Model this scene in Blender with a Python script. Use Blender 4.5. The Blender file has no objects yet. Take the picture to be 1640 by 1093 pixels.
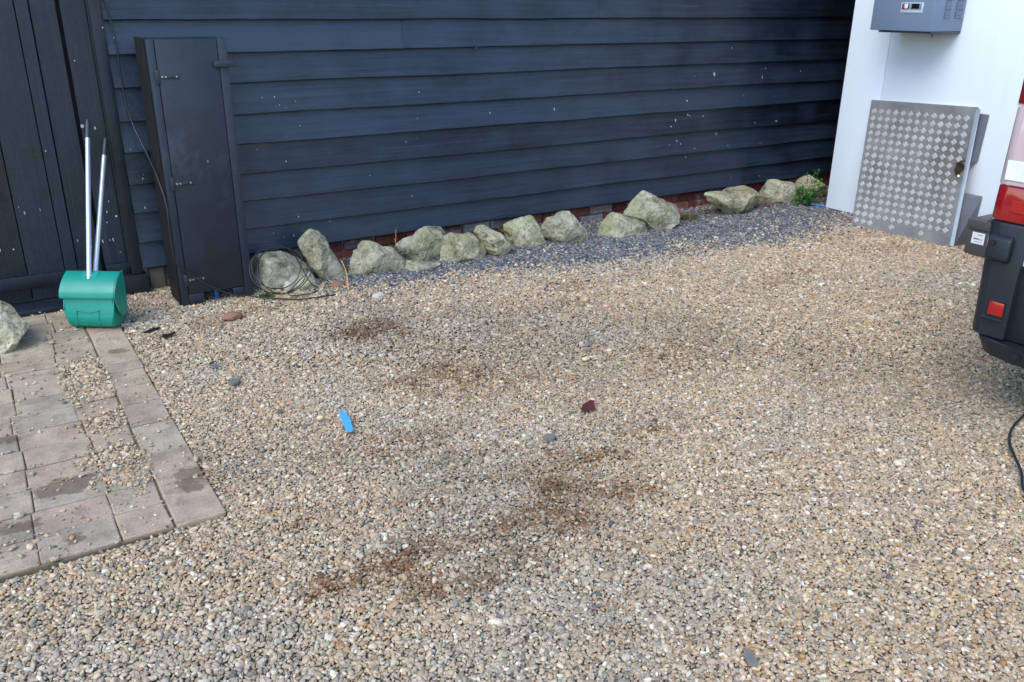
import bpy, bmesh, math, random
import numpy as np
from mathutils import Vector, Matrix, noise as mn, geometry as mg

random.seed(11)
rng = np.random.default_rng(11)
S = bpy.context.scene
COL = S.collection
R = math.radians

# ------------------------------------------------------------------ camera
cam_d = bpy.data.cameras.new('camera')
cam = bpy.data.objects.new('camera', cam_d)
COL.objects.link(cam)
CR = Vector((0.8475513, -0.5306675, 0.0069866))
CD = Vector((-0.1902352, -0.3160699, -0.9294678))
CF = Vector((0.4954466, 0.7864425, -0.3688371))
CAMLOC = Vector((0.0, 0.0, 1.6))
cam.matrix_world = Matrix(((CR.x, -CD.x, -CF.x, CAMLOC.x), (CR.y, -CD.y, -CF.y, CAMLOC.y), (CR.z, -CD.z, -CF.z, CAMLOC.z), (0, 0, 0, 1)))
cam_d.sensor_width = 36.0
cam_d.lens = 1368.245 / 1640 * 36.0
cam_d.clip_start = 0.05
cam_d.clip_end = 400
S.camera = cam

# ------------------------------------------------------------------ sky, sun, exposure
SUN_EL, SUN_AZ = R(49), R(243)          # azimuth clockwise from +Y: to the left of the camera, slightly behind
W = bpy.data.worlds.new('World')
S.world = W
W.use_nodes = True
wn, wl = W.node_tree.nodes, W.node_tree.links
wn.clear()
sky = wn.new('ShaderNodeTexSky')
sky.sky_type = 'NISHITA'
sky.sun_disc = False
sky.sun_elevation = SUN_EL
sky.sun_rotation = SUN_AZ
sky.air_density = 1.2
sky.dust_density = 0.3
sky.ozone_density = 4.0
bg = wn.new('ShaderNodeBackground')
bg.inputs['Strength'].default_value = 0.15
wo = wn.new('ShaderNodeOutputWorld')
wl.new(sky.outputs[0], bg.inputs['Color'])
wl.new(bg.outputs[0], wo.inputs['Surface'])

sun_d = bpy.data.lights.new('sun', 'SUN')
sun_d.energy = 1.1
sun_d.angle = R(40)
sun_d.color = (1.0, 0.97, 0.93)
sun = bpy.data.objects.new('sun', sun_d)
COL.objects.link(sun)
sd = Vector((math.sin(SUN_AZ) * math.cos(SUN_EL), math.cos(SUN_AZ) * math.cos(SUN_EL), math.sin(SUN_EL)))
sun.rotation_euler = (-sd).to_track_quat('-Z', 'Y').to_euler()
sun.location = sd * 30

S.view_settings.view_transform = 'Standard'
S.view_settings.look = 'None'
S.view_settings.exposure = 1.18
S.view_settings.gamma = 1.0
S.view_settings.use_curve_mapping = False
S.render.engine = 'CYCLES'
S.cycles.max_bounces = 8
S.cycles.use_denoising = True


# ------------------------------------------------------------------ material helpers
class NT:
    def __init__(self, name):
        self.m = bpy.data.materials.new(name)
        self.m.use_nodes = True
        self.n, self.l = self.m.node_tree.nodes, self.m.node_tree.links
        self.b = self.n['Principled BSDF']

    def node(self, t, **kw):
        x = self.n.new(t)
        for k, v in kw.items():
            setattr(x, k, v)
        return x

    def put(self, sock, v):
        if hasattr(v, 'is_output') or isinstance(v, bpy.types.NodeSocket):
            self.l.new(v, sock)
        elif isinstance(v, (tuple, list)) and len(v) == 3 and sock.type == 'RGBA':
            sock.default_value = (*v, 1)
        else:
            sock.default_value = v

    def pos(self, scale=(1, 1, 1), rot=(0, 0, 0)):
        g = self.node('ShaderNodeNewGeometry')
        mp = self.node('ShaderNodeMapping')
        mp.inputs['Scale'].default_value = scale
        mp.inputs['Rotation'].default_value = rot
        self.l.new(g.outputs['Position'], mp.inputs['Vector'])
        return mp.outputs[0]

    def noise(self, vec, scale=5, detail=4, rough=.55, out=0):
        x = self.node('ShaderNodeTexNoise')
        self.l.new(vec, x.inputs['Vector'])
        x.inputs['Scale'].default_value = scale
        x.inputs['Detail'].default_value = detail
        x.inputs['Roughness'].default_value = rough
        return x.outputs[out]

    def vor(self, vec, scale=5, feature='F1', out='Distance', rnd=1.0):
        x = self.node('ShaderNodeTexVoronoi', feature=feature)
        self.l.new(vec, x.inputs['Vector'])
        x.inputs['Scale'].default_value = scale
        if 'Randomness' in x.inputs:
            x.inputs['Randomness'].default_value = rnd
        return x.outputs[out]

    def ramp(self, fac, stops, interp='LINEAR'):
        x = self.node('ShaderNodeValToRGB')
        cr = x.color_ramp
        cr.interpolation = interp
        while len(cr.elements) < len(stops):
            cr.elements.new(.5)
        for e, (p, c) in zip(cr.elements, stops):
            e.position = p
            e.color = (*c, 1) if isinstance(c, (tuple, list)) else (c, c, c, 1)
        self.l.new(fac, x.inputs[0])
        return x.outputs[0]

    def mix(self, fac, a, b, mode='MIX'):
        x = self.node('ShaderNodeMix', data_type='RGBA', blend_type=mode)
        self.put(x.inputs[0], fac)
        self.put(x.inputs[6], a)
        self.put(x.inputs[7], b)
        return x.outputs[2]

    def math(self, op, a, b=0.0):
        x = self.node('ShaderNodeMath', operation=op)
        self.put(x.inputs[0], a)
        self.put(x.inputs[1], b)
        return x.outputs[0]

    def bump(self, h, strength=.3, dist=.01):
        x = self.node('ShaderNodeBump')
        x.inputs['Strength'].default_value = strength
        x.inputs['Distance'].default_value = dist
        self.l.new(h, x.inputs['Height'])
        self.l.new(x.outputs[0], self.b.inputs['Normal'])

    def done(self, color=None, rough=None, metal=None, spec=None, coat=None):
        for k, v in (('Base Color', color), ('Roughness', rough), ('Metallic', metal), ('Specular IOR Level', spec), ('Coat Weight', coat)):
            if v is not None:
                self.put(self.b.inputs[k], v)
        return self.m


def plain(name, color, rough=.5, metal=0.0, spec=.5, var=.12, scale=30, coat=None, bump=0.0):
    t = NT(name)
    p = t.pos()
    f = t.noise(p, scale, 4)
    c = t.mix(f, tuple(v * (1 - var) for v in color), tuple(min(1, v * (1 + var)) for v in color))
    r = t.ramp(t.noise(p, scale * .4, 3), [(.3, max(0, rough - .08)), (.7, min(1, rough + .08))])
    if bump:
        t.bump(t.noise(p, scale * 3, 3), bump, .002)
    return t.done(c, r, metal, spec, coat)


def painted_wood(name, grain, specks, c0=(.003, .006, .012), c1=(.022, .035, .058), rough=(.30, .45)):
    """black paint on sawn boards; grain = scale vector (low along the grain)"""
    t = NT(name)
    w = t.pos()
    g = t.noise(t.pos(grain), 1.0, 6, .65)
    blot = t.noise(w, 3.5, 5, .6)
    oi = t.node('ShaderNodeObjectInfo')
    f = t.math('ADD', t.math('MULTIPLY', g, .55), t.math('MULTIPLY', blot, .55))
    f = t.math('ADD', f, t.math('MULTIPLY', oi.outputs['Random'], .26))
    col = t.mix(t.ramp(f, [(.50, 0.0), (.80, 1.0)]), c0, c1)
    # pale droppings and flaked spots, each a small spot with its own shape
    jit = t.mix(.06, w, t.noise(w, 60, 2, out=1), 'ADD')
    v = t.vor(t.pos((1, 1, .55)) if specks < 1 else w, 11, 'F1')
    cellr = t.vor(t.pos((1, 1, .55)) if specks < 1 else w, 11, 'F1', 'Color')
    sep = t.node('ShaderNodeSeparateColor')
    t.l.new(cellr, sep.inputs[0])
    size = t.ramp(sep.outputs[0], [(.72, 0.0), (1.0, .15)])
    wob = t.math('MULTIPLY', t.noise(w, 90, 2), .06)
    spot = t.math('LESS_THAN', t.math('ADD', v, wob), t.math('ADD', size, .012))
    area = t.ramp(t.noise(w, 1.6, 3), [(.50, 0.0), (.56, 1.0)])
    spot = t.math('MULTIPLY', spot, area)
    fine = t.math('MULTIPLY', t.ramp(t.noise(w, 75, 3, .7), [(.735, 0.0), (.76, 1.0)]), t.ramp(t.noise(w, 2.3, 3), [(.45, 0.0), (.65, 1.0)]))
    tot = t.math('MULTIPLY', t.math('MAXIMUM', spot, t.math('MULTIPLY', fine, .5)), min(1.0, specks))
    col = t.mix(tot, col, (.50, .51, .50))
    # sawdust coloured scuffs
    sc = t.ramp(t.noise(t.pos(tuple(v * .6 for v in grain)), 1.0, 5, .7), [(.60, 0.0), (.76, .55)])
    col = t.mix(sc, col, (.060, .078, .105))
    r = t.ramp(t.noise(w, 9, 4), [(.3, rough[0]), (.7, rough[1])])
    hb = t.math('ADD', g, t.math('MULTIPLY', t.noise(w, 45, 3), .5))
    t.bump(hb, .6, .004)
    return t.done(col, r, 0.0, .55)


M = {}
M['board'] = painted_wood('black painted weatherboard', (1.6, 40, 46), .9)
M['upright'] = painted_wood('black painted upright wood', (48, 40, 1.8), 1.0, (.003, .006, .011), (.011, .018, .029), (.36, .58))
M['cabinet'] = painted_wood('black painted cupboard', (5, 40, 3), .35, (.009, .014, .023), (.017, .025, .038), (.40, .55))
M['tar'] = plain('bitumen black', (.012, .012, .014), .6, 0, .4, .3, 20, bump=.3)
M['cabside'] = plain('dark stained cupboard side', (.012, .010, .010), .7, 0, .3, .4, 14, bump=.3)
M['core'] = plain('unlit wall core', (.015, .015, .016), .9)
M['iron'] = plain('black painted iron', (.03, .036, .046), .4, .2, .5, .2, 60)
M['screw'] = plain('zinc screw head', (.55, .56, .57), .35, .8, .5, .1, 80)
M['green'] = plain('green plastic', (.004, .245, .175), .42, 0, .5, .16, 9, bump=.12)
M['bristle'] = plain('green bristle', (.01, .20, .15), .6)
M['alu_tube'] = plain('aluminium tube', (.62, .65, .68), .38, .55, .5, .08, 20)
M['grip'] = plain('dark grip', (.05, .055, .065), .5)
M['cable'] = plain('black cable sheath', (.018, .018, .020), .42, 0, .5, .2, 30)
M['bluepipe'] = plain('blue pipe', (.05, .20, .55), .4)
wp = NT('cool white coated panel')
wv = wp.pos()
wc = wp.mix(wp.ramp(wp.noise(wp.pos((1, 6, .35)), 3.0, 5, .6), [(.55, 0.0), (.85, .22)]), (.84, .88, .91), (.66, .68, .66))
wc = wp.mix(wp.ramp(wp.noise(wv, 34, 4, .7), [(.70, 0.0), (.78, .35)]), wc, (.55, .55, .52))
M['white'] = wp.done(wc, .36, 0, .5)
M['whitetrim'] = plain('white trim', (.78, .80, .82), .35, 0, .5, .03, 8)
M['dark_gap'] = plain('dark gap', (.01, .01, .01), .9)
M['unit'] = plain('blue grey enamel', (.185, .235, .315), .42, 0, .5, .05, 6)
M['unit_dark'] = plain('unit underside', (.05, .06, .085), .5)
M['louvre'] = plain('vent louvre', (.10, .125, .16), .5)
M['fascia'] = plain('grey fascia', (.52, .58, .66), .4)
M['screen'] = plain('dark display', (.006, .006, .008), .15)
M['rocker'] = plain('red rocker', (.50, .03, .03), .3)
M['rocker_w'] = plain('ivory rocker', (.8, .78, .74), .3)
M['bezel'] = plain('grey bezel', (.22, .22, .24), .4)
M['crate'] = plain('grey brown box', (.075, .070, .066), .5, 0, .5, .12, 25)
M['label'] = plain('white label', (.8, .8, .8), .5)
M['ink'] = plain('label ink', (.06, .06, .07), .6)
M['bumper'] = plain('textured black plastic', (.012, .016, .023), .46, 0, .5, .15, 90, bump=.15)
M['vanpaint'] = plain('white van paint', (.80, .81, .82), .25, 0, .5, .01, 3, .5)
M['redlens'] = plain('red lens', (.30, .005, .007), .12, 0, .6, .1, 15, .8)
M['redbright'] = plain('bright red lens', (.36, .008, .006), .15, 0, .6, .1, 15, .5)
M['clearlens'] = plain('clear lens', (.60, .44, .44), .10, 0, .7, .05, 12, .8)
M['chrome'] = plain('lamp chrome', (.7, .7, .72), .18, .9)
M['glass'] = plain('dark glass', (.012, .014, .016), .06, 0, .6, .1, 4)
M['rubber'] = plain('tyre rubber', (.02, .02, .02), .8)
M['rim'] = plain('wheel rim', (.4, .41, .42), .35, .8)
M['straw'] = plain('dry straw', (.50, .30, .10), .7, 0, .3, .25, 60)
M['deadleaf'] = plain('dead leaf', (.17, .085, .04), .8, 0, .2, .5, 25)
M['redleaf'] = plain('dark red scrap', (.11, .022, .018), .5, 0, .4, .3, 60)
M['blueplastic'] = plain('sky blue plastic', (.10, .42, .78), .35, 0, .5, .18, 30)
M['slate'] = plain('slate chip', (.20, .178, .148), .55, 0, .4, .25, 40, bump=.3)
M['leaf'] = plain('fresh green leaf', (.055, .19, .03), .45, 0, .4, .35, 45)
M['stem'] = plain('green stem', (.06, .13, .03), .6)
M['moss'] = plain('moss', (.07, .10, .025), .9, 0, .2, .4, 60)
M['redstone'] = plain('red brick lump', (.27, .14, .09), .85, 0, .3, .25, 30, bump=.5)
M['palestone'] = plain('pale stone lump', (.50, .45, .36), .8, 0, .3, .2, 30, bump=.5)
M['paleyellow'] = plain('yellowish pebble', (.68, .54, .30), .7, 0, .3, .15, 50)
M['soil'] = plain('bedding sand', (.20, .15, .095), .95, 0, .2, .4, 90, bump=.6)


def rock_material(gain=1.0, moss=.62):
    t = NT('lichened sandstone')
    w = t.pos()
    oi = t.node('ShaderNodeObjectInfo')
    n1 = t.noise(w, 9, 8, .62)
    n2 = t.noise(w, 38, 6, .65)
    base = t.ramp(t.math('ADD', t.math('MULTIPLY', n1, .7), t.math('MULTIPLY', n2, .3)), [(.36, (.12, .11, .07)), (.45, (.34, .31, .22)), (.58, (.54, .50, .375)), (.70, (.64, .60, .47))])
    grey = t.mix(.55, base, t.mix(1.0, base, t.ramp(oi.outputs['Random'], [(0, (.75, .68, .55)), (.3, (1.1, 1.08, 1.05)), (.55, (.80, .82, .85)), (.8, (1.05, .98, .80)), (1, (.70, .70, .68))]), 'MULTIPLY'))
    green = t.mix(t.ramp(t.noise(w, 5, 4), [(.48, 0.0), (.68, moss)]), grey, (.215, .235, .095))
    pits = t.ramp(t.vor(w, 55, 'F1'), [(.0, .6), (.25, 1.0)])
    col = t.mix(1.0, green, pits, 'MULTIPLY')
    geo = t.node('ShaderNodeNewGeometry')
    worn = t.ramp(geo.outputs['Pointiness'], [(.50, 0.0), (.60, .55)])
    col = t.mix(worn, col, (.54, .50, .37))
    h = t.math('ADD', t.noise(w, 22, 8, .7), t.math('MULTIPLY', t.noise(w, 120, 4, .7), .35))
    col = t.mix(1.0, col, (gain * .98, gain * .97, gain * .93), 'MULTIPLY')
    crack = t.ramp(t.vor(t.mix(.25, w, t.noise(w, 12, 3, out=1)), 9, 'DISTANCE_TO_EDGE'), [(.0, .25), (.05, 1.0)])
    col = t.mix(.7, col, crack, 'MULTIPLY')
    t.bump(h, 1.0, .012)
    return t.done(col, .88, 0, .25)


M['rock'] = rock_material()
M['palerock'] = rock_material(1.35, .25)


def paver_material():
    t = NT('tumbled concrete paver')
    w = t.pos()
    oi = t.node('ShaderNodeObjectInfo')
    base = t.ramp(oi.outputs['Random'], [(.0, (.47, .365, .24)), (.2, (.51, .355, .24)), (.4, (.43, .345, .245)), (.6, (.52, .41, .27)), (.8, (.50, .345, .235)), (1, (.45, .36, .24))])
    blot = t.ramp(t.noise(w, 7, 5, .6), [(.3, .72), (.7, 1.16)])
    col = t.mix(1.0, base, blot, 'MULTIPLY')
    grit = t.ramp(t.noise(w, 260, 3, .7), [(.34, .72), (.62, 1.12)])
    col = t.mix(1.0, col, grit, 'MULTIPLY')
    dirt = t.ramp(t.noise(w, 9, 7, .72), [(.50, 0.0), (.66, .7)])
    col = t.mix(dirt, col, (.20, .155, .11))
    specks = t.ramp(t.noise(w, 130, 3, .6), [(.66, 0.0), (.72, .8)])
    col = t.mix(specks, col, (.09, .075, .06))
    # brown water stains with outlines of their own
    sep = t.node('ShaderNodeSeparateXYZ')
    t.l.new(t.pos(), sep.inputs[0])
    wob = t.math('MULTIPLY', t.math('SUBTRACT', t.noise(w, 13, 8, .68), .5), 4.2)
    for sx, sy, rx, ry in ((.43, 4.25, .055, .05), (.455, 2.85, .075, .12), (.06, 3.03, .13, .09), (-.10, 3.50, .06, .07), (.05, 2.66, .05, .04), (-.12, 2.83, .1, .05)):
        dx = t.math('DIVIDE', t.math('SUBTRACT', sep.outputs[0], sx), rx)
        dy = t.math('DIVIDE', t.math('SUBTRACT', sep.outputs[1], sy), ry)
        d = t.math('ADD', t.math('ADD', t.math('MULTIPLY', dx, dx), t.math('MULTIPLY', dy, dy)), wob)
        col = t.mix(t.ramp(d, [(.45, .62), (.80, 0.0)]), col, (.105, .055, .030))
    t.bump(t.math('ADD', t.noise(w, 120, 5, .7), t.math('MULTIPLY', t.noise(w, 18, 3), 1.5)), .55, .004)
    return t.done(col, .85, 0, .3)


M['paver'] = paver_material()


def brick_material():
    t = NT('old red brick')
    w = t.pos()
    oi = t.node('ShaderNodeObjectInfo')
    base = t.ramp(oi.outputs['Random'], [(0, (.12, .030, .022)), (.3, (.22, .065, .038)), (.55, (.10, .045, .038)), (.72, (.26, .25, .24)), (.86, (.28, .09, .045)), (1, (.11, .11, .12))])
    col = t.mix(1.0, base, t.ramp(t.noise(w, 25, 5), [(.3, .6), (.7, 1.25)]), 'MULTIPLY')
    col = t.mix(t.ramp(t.noise(w, 8, 4), [(.55, 0.0), (.68, .7)]), col, (.36, .36, .36))
    t.bump(t.noise(w, 90, 4), .6, .005)
    return t.done(col, .88, 0, .25)


M['brick'] = brick_material()
M['mortar'] = plain('lime mortar', (.26, .25, .24), .95, 0, .2, .3, 40, bump=.6)


def plate_material():
    t = NT('worn aluminium tread plate')
    w = t.pos()
    n = t.noise(w, 6, 6, .62)
    col = t.ramp(n, [(.32, (.33, .325, .31)), (.52, (.43, .42, .40)), (.70, (.52, .51, .49))])
    sep = t.node('ShaderNodeSeparateXYZ')
    t.l.new(w, sep.inputs[0])
    wob = t.math('MULTIPLY', t.math('SUBTRACT', t.noise(w, 24, 5, .7), .5), 2.6)
    def spot(cy, cz, ry, rz, c, s, a):
        dy = t.math('DIVIDE', t.math('SUBTRACT', sep.outputs[1], cy), ry)
        dz = t.math('DIVIDE', t.math('SUBTRACT', sep.outputs[2], cz), rz)
        d = t.math('ADD', t.math('ADD', t.math('MULTIPLY', dy, dy), t.math('MULTIPLY', dz, dz)), wob)
        return t.mix(t.ramp(d, [(.4, a), (s, 0.0)]), c[0], c[1])
    col = spot(3.52, .56, .16, .22, (col, (.25, .225, .17)), 1.0, .55)
    col = spot(3.455, .535, .045, .075, (col, (.050, .030, .018)), .75, 1.0)
    r = t.ramp(t.noise(w, 14, 4), [(.3, .34), (.7, .55)])
    t.bump(t.noise(w, 70, 4), .15, .002)
    return t.done(col, r, .12, .4)


M['plate'] = plate_material()
sp0 = NT('worn tread stud')
so = sp0.node('ShaderNodeObjectInfo')
sc0 = sp0.mix(sp0.ramp(so.outputs['Random'], [(0, 0.0), (1, 1.0)]), (.41, .40, .38), (.49, .48, .46))
sc0 = sp0.mix(sp0.ramp(sp0.noise(sp0.pos(), 5, 5, .65), [(.42, .0), (.62, .75)]), sc0, (.38, .365, .335))
M['stud'] = sp0.done(sc0, .5, .12, .4)
M['plateedge'] = plain('bright plate edge', (.55, .57, .59), .35, .6, .5, .1, 30)
M['bracket'] = plain('grey bracket', (.17, .185, .21), .5, .2)


def ground_material():
    t = NT('compacted gravel bed')
    w = t.pos()
    c = t.vor(w, 62, 'F1', 'Color')
    sep = t.node('ShaderNodeSeparateColor')
    t.l.new(c, sep.inputs[0])
    pal = t.ramp(sep.outputs[0], [(0, (.20, .15, .10)), (.3, (.28, .215, .14)), (.6, (.23, .185, .13)), (.85, (.33, .25, .165)), (1, (.17, .14, .11))])
    edge = t.ramp(t.vor(w, 62, 'DISTANCE_TO_EDGE'), [(.0, .55), (.16, 1.0)])
    col = t.mix(1.0, pal, edge, 'MULTIPLY')
    col = t.mix(1.0, col, t.ramp(t.noise(w, 1.3, 5), [(.3, .7), (.7, 1.1)]), 'MULTIPLY')
    t.bump(t.vor(w, 62, 'DISTANCE_TO_EDGE'), .8, .012)
    return t.done(col, .92, 0, .25)


M['ground'] = ground_material()


def pebble_material():
    t = NT('gravel pebble')
    a = t.node('ShaderNodeAttribute', attribute_type='INSTANCER', attribute_name='pcol')
    w = t.pos()
    v = t.ramp(t.noise(w, 210, 3, .6), [(.3, .78), (.7, 1.18)])
    col = t.mix(1.0, a.outputs['Color'], v, 'MULTIPLY')
    return t.done(col, .72, 0, .35)


M['pebble'] = pebble_material()


# ------------------------------------------------------------------ mesh helpers
def link(o, parent=None):
    COL.objects.link(o)
    if parent is not None:
        o.parent = parent
    return o


def rootloc(o):
    p = Vector((0, 0, 0))
    while o is not None:
        p += o.location
        o = o.parent
    return p


def obj(name, bm, mat, parent=None, smooth=False, loc=None):
    """bm is in world coordinates; the object origin is loc (or the parent's origin)"""
    me = bpy.data.meshes.new(name)
    off = Vector(loc) if loc is not None else (rootloc(parent) if parent is not None else Vector((0, 0, 0)))
    bmesh.ops.translate(bm, verts=bm.verts, vec=-off)
    bmesh.ops.recalc_face_normals(bm, faces=bm.faces)
    bm.to_mesh(me)
    bm.free()
    if smooth:
        me.polygons.foreach_set('use_smooth', [True] * len(me.polygons))
        if smooth != 'all':
            me.set_sharp_from_angle(angle=R(38))
    me.materials.append(mat)
    o = bpy.data.objects.new(name, me)
    link(o, parent)
    if loc is not None:
        o.location = Vector(loc) - (rootloc(parent) if parent is not None else Vector((0, 0, 0)))
    return o


def tag(o, label=None, cat=None, group=None, kind=None):
    for k, v in (('label', label), ('category', cat), ('group', group), ('kind', kind)):
        if v:
            o[k] = v
    return o


def empty(name, loc, label=None, cat=None, group=None, kind=None):
    o = bpy.data.objects.new(name, None)
    o.empty_display_size = .1
    o.location = loc
    link(o)
    return tag(o, label, cat, group, kind)


def add_box(bm, x0, x1, y0, y1, z0, z1, bevel=0.0, seg=1, jit=0.0):
    vs = [bm.verts.new((x + random.uniform(-jit, jit), y + random.uniform(-jit, jit), z)) for x, y, z in
          ((x0, y0, z0), (x1, y0, z0), (x1, y1, z0), (x0, y1, z0), (x0, y0, z1), (x1, y0, z1), (x1, y1, z1), (x0, y1, z1))]
    fs = [bm.faces.new([vs[i] for i in f]) for f in ((3, 2, 1, 0), (4, 5, 6, 7), (0, 1, 5, 4), (1, 2, 6, 5), (2, 3, 7, 6), (3, 0, 4, 7))]
    if bevel:
        es = list({e for f in fs for e in f.edges})
        bmesh.ops.bevel(bm, geom=es, offset=bevel, segments=seg, affect='EDGES', profile=.5)
    return bm


def box(name, b, mat, parent=None, bevel=.003, seg=2, jit=0.0):
    return obj(name, add_box(bmesh.new(), *b, bevel, seg, jit), mat, parent, smooth=seg > 1)


def add_prism(bm, pts, axis, a0, a1, bevel=0.0, seg=2, scale1=None):
    """polygon pts extruded along axis ('x','y','z') between a0 and a1"""
    def mk(p, a):
        return {'x': (a, p[0], p[1]), 'y': (p[0], a, p[1]), 'z': (p[0], p[1], a)}[axis]
    A = [bm.verts.new(mk(p, a0)) for p in pts]
    B = [bm.verts.new(mk(p, a1)) for p in (scale1 or pts)]
    n = len(pts)
    fs = [bm.faces.new(A[::-1]), bm.faces.new(B)]
    for i in range(n):
        fs.append(bm.faces.new((A[i], A[(i + 1) % n], B[(i + 1) % n], B[i])))
    if bevel:
        es = list({e for f in fs for e in f.edges})
        bmesh.ops.bevel(bm, geom=es, offset=bevel, segments=seg, affect='EDGES', profile=.5, clamp_overlap=True)
    return bm


def catmull(P, n=8, closed=False):
    P = [Vector(p) for p in P]
    out = []
    m = len(P)
    for i in range(m if closed else m - 1):
        if closed:
            a, b, c, d = P[(i - 1) % m], P[i], P[(i + 1) % m], P[(i + 2) % m]
        else:
            a, b, c, d = P[max(0, i - 1)], P[i], P[i + 1], P[min(m - 1, i + 2)]
        for k in range(n):
            t = k / n
            out.append(.5 * ((2 * b) + (c - a) * t + (2 * a - 5 * b + 4 * c - d) * t * t + (3 * b - a - 3 * c + d) * t ** 3))
    if not closed:
        out.append(P[-1])
    return out


def add_tube(bm, pts, r, n=8, caps=True):
    pts = [Vector(p) for p in pts]
    rad = r if isinstance(r, (list, tuple)) else [r] * len(pts)
    rings = []
    up = Vector((0, 0, 1))
    for i, p in enumerate(pts):
        t = (pts[min(i + 1, len(pts) - 1)] - pts[max(i - 1, 0)]).normalized()
        if abs(t.dot(up)) > .97:
            up = Vector((0, 1, 0)) if abs(t.y) < .9 else Vector((1, 0, 0))
        a = t.cross(up).normalized()
        b = a.cross(t).normalized()
        up = b
        rings.append([bm.verts.new(p + (a * math.cos(2 * math.pi * k / n) + b * math.sin(2 * math.pi * k / n)) * rad[i]) for k in range(n)])
    for A, B in zip(rings, rings[1:]):
        for k in range(n):
            bm.faces.new((A[k], A[(k + 1) % n], B[(k + 1) % n], B[k]))
    if caps:
        bm.faces.new(rings[0][::-1])
        bm.faces.new(rings[-1])
    return bm


def add_cyl(bm, c, axis, r, h, n=20):
    c, axis = Vector(c), Vector(axis).normalized()
    return add_tube(bm, [c - axis * h / 2, c + axis * h / 2], r, n)


# value noise in numpy, for the ground and the gravel
def vnoise(x, y, s, seed):
    tab = np.random.default_rng(seed).random((256, 256))
    X, Y = np.asarray(x) * s + 37.3, np.asarray(y) * s + 91.7
    xi, yi = np.floor(X).astype(int), np.floor(Y).astype(int)
    fx, fy = X - xi, Y - yi
    fx, fy = fx * fx * (3 - 2 * fx), fy * fy * (3 - 2 * fy)
    g = lambda a, b: tab[a % 256, b % 256]
    return (g(xi, yi) * (1 - fx) + g(xi + 1, yi) * fx) * (1 - fy) + (g(xi, yi + 1) * (1 - fx) + g(xi + 1, yi + 1) * fx) * fy


def fbm(x, y, s, seed, o=4):
    r, a, t = 0, 1, 0
    for k in range(o):
        r = r + a * vnoise(x, y, s * 2 ** k, seed + k)
        t += a
        a *= .5
    return r / t


def gz(x, y):
    return (fbm(x, y, 1.6, 5, 3) - .5) * .030 - .004


# ================================================================== THE SETTING
xs = sorted(set(np.round(np.concatenate([np.linspace(-60, -2, 12), np.arange(-2, 8.01, .1), np.linspace(9, 60, 12)]), 3)))
ys = sorted(set(np.round(np.concatenate([np.linspace(-60, -1, 12), np.arange(-1, 5.61, .1), np.linspace(7, 60, 10)]), 3)))
GX, GY = np.meshgrid(xs, ys)
GZ = gz(GX, GY) - .005
nx, ny = len(xs), len(ys)
me = bpy.data.meshes.new('ground')
me.from_pydata(np.stack([GX.ravel(), GY.ravel(), GZ.ravel()], 1).tolist(), [],
               [(j * nx + i, j * nx + i + 1, (j + 1) * nx + i + 1, (j + 1) * nx + i) for j in range(ny - 1) for i in range(nx - 1)])
me.materials.append(M['ground'])
me.polygons.foreach_set('use_smooth', [True] * len(me.polygons))
ground = link(bpy.data.objects.new('ground', me))
tag(ground, kind='structure')

# ---- block pavement beside the gate: a bed with one object per paver
PAV_X1, PAV_Y0, PAV_Y1 = .495, 2.562, 5.06
bm = bmesh.new()
add_box(bm, -2.2, PAV_X1 - .006, PAV_Y0 + .006, PAV_Y1, -.06, .004)
pavement = tag(obj('pavement', bm, M['soil']), kind='structure')
PTOP = .013
paver_rects = []


def paver(x0, x1, y0, y1):
    g = .0016
    h = PTOP + random.uniform(-.003, .003)
    bm = bmesh.new()
    add_box(bm, x0 + g, x1 - g, y0 + g + random.uniform(.0003, .002), y1 - g - random.uniform(.0003, .002), -.03, h, .005, 2, .0035)
    cx, cy = (x0 + x1) / 2, (y0 + y1) / 2
    bmesh.ops.rotate(bm, verts=bm.verts, cent=(cx, cy, h), matrix=Matrix.Rotation(random.uniform(-.008, .008), 3, 'X') @ Matrix.Rotation(random.uniform(-.008, .008), 3, 'Y') @ Matrix.Rotation(random.uniform(-.006, .006), 3, 'Z'))
    obj('paver', bm, M['paver'], pavement)
    paver_rects.append((x0, x1, y0, y1))


cy_ = [2.562, 2.852, 3.105, 3.385, 3.605, 3.80, 3.99, 4.10, 4.52, 4.775, 5.05]
for a, b in zip(cy_, cy_[1:]):
    paver(.335, PAV_X1, a, b)
rows = [2.575 + .1632 * k for k in range(16)]
skip_right = {3, 9}
drifts = [2, 3, 7, 9, 8, 5]
for k, (a, b) in enumerate(zip(rows, rows[1:])):
    if b > 5.06:
        break
    sh = [0, 0, .012, .005, .01, 0, -.01, .015, .015, 0, -.02, -.01, 0, .02, 0][k % 15]
    xr = .175 + sh
    if k not in skip_right:
        paver(xr, .331, a, b)
    x = xr
    first = True
    while x > -2.0:
        w = (.232 if first else random.choice((.24, .24, .16, .12)))
        paver(x - w, x, a, b)
        x -= w
        first = False

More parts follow.
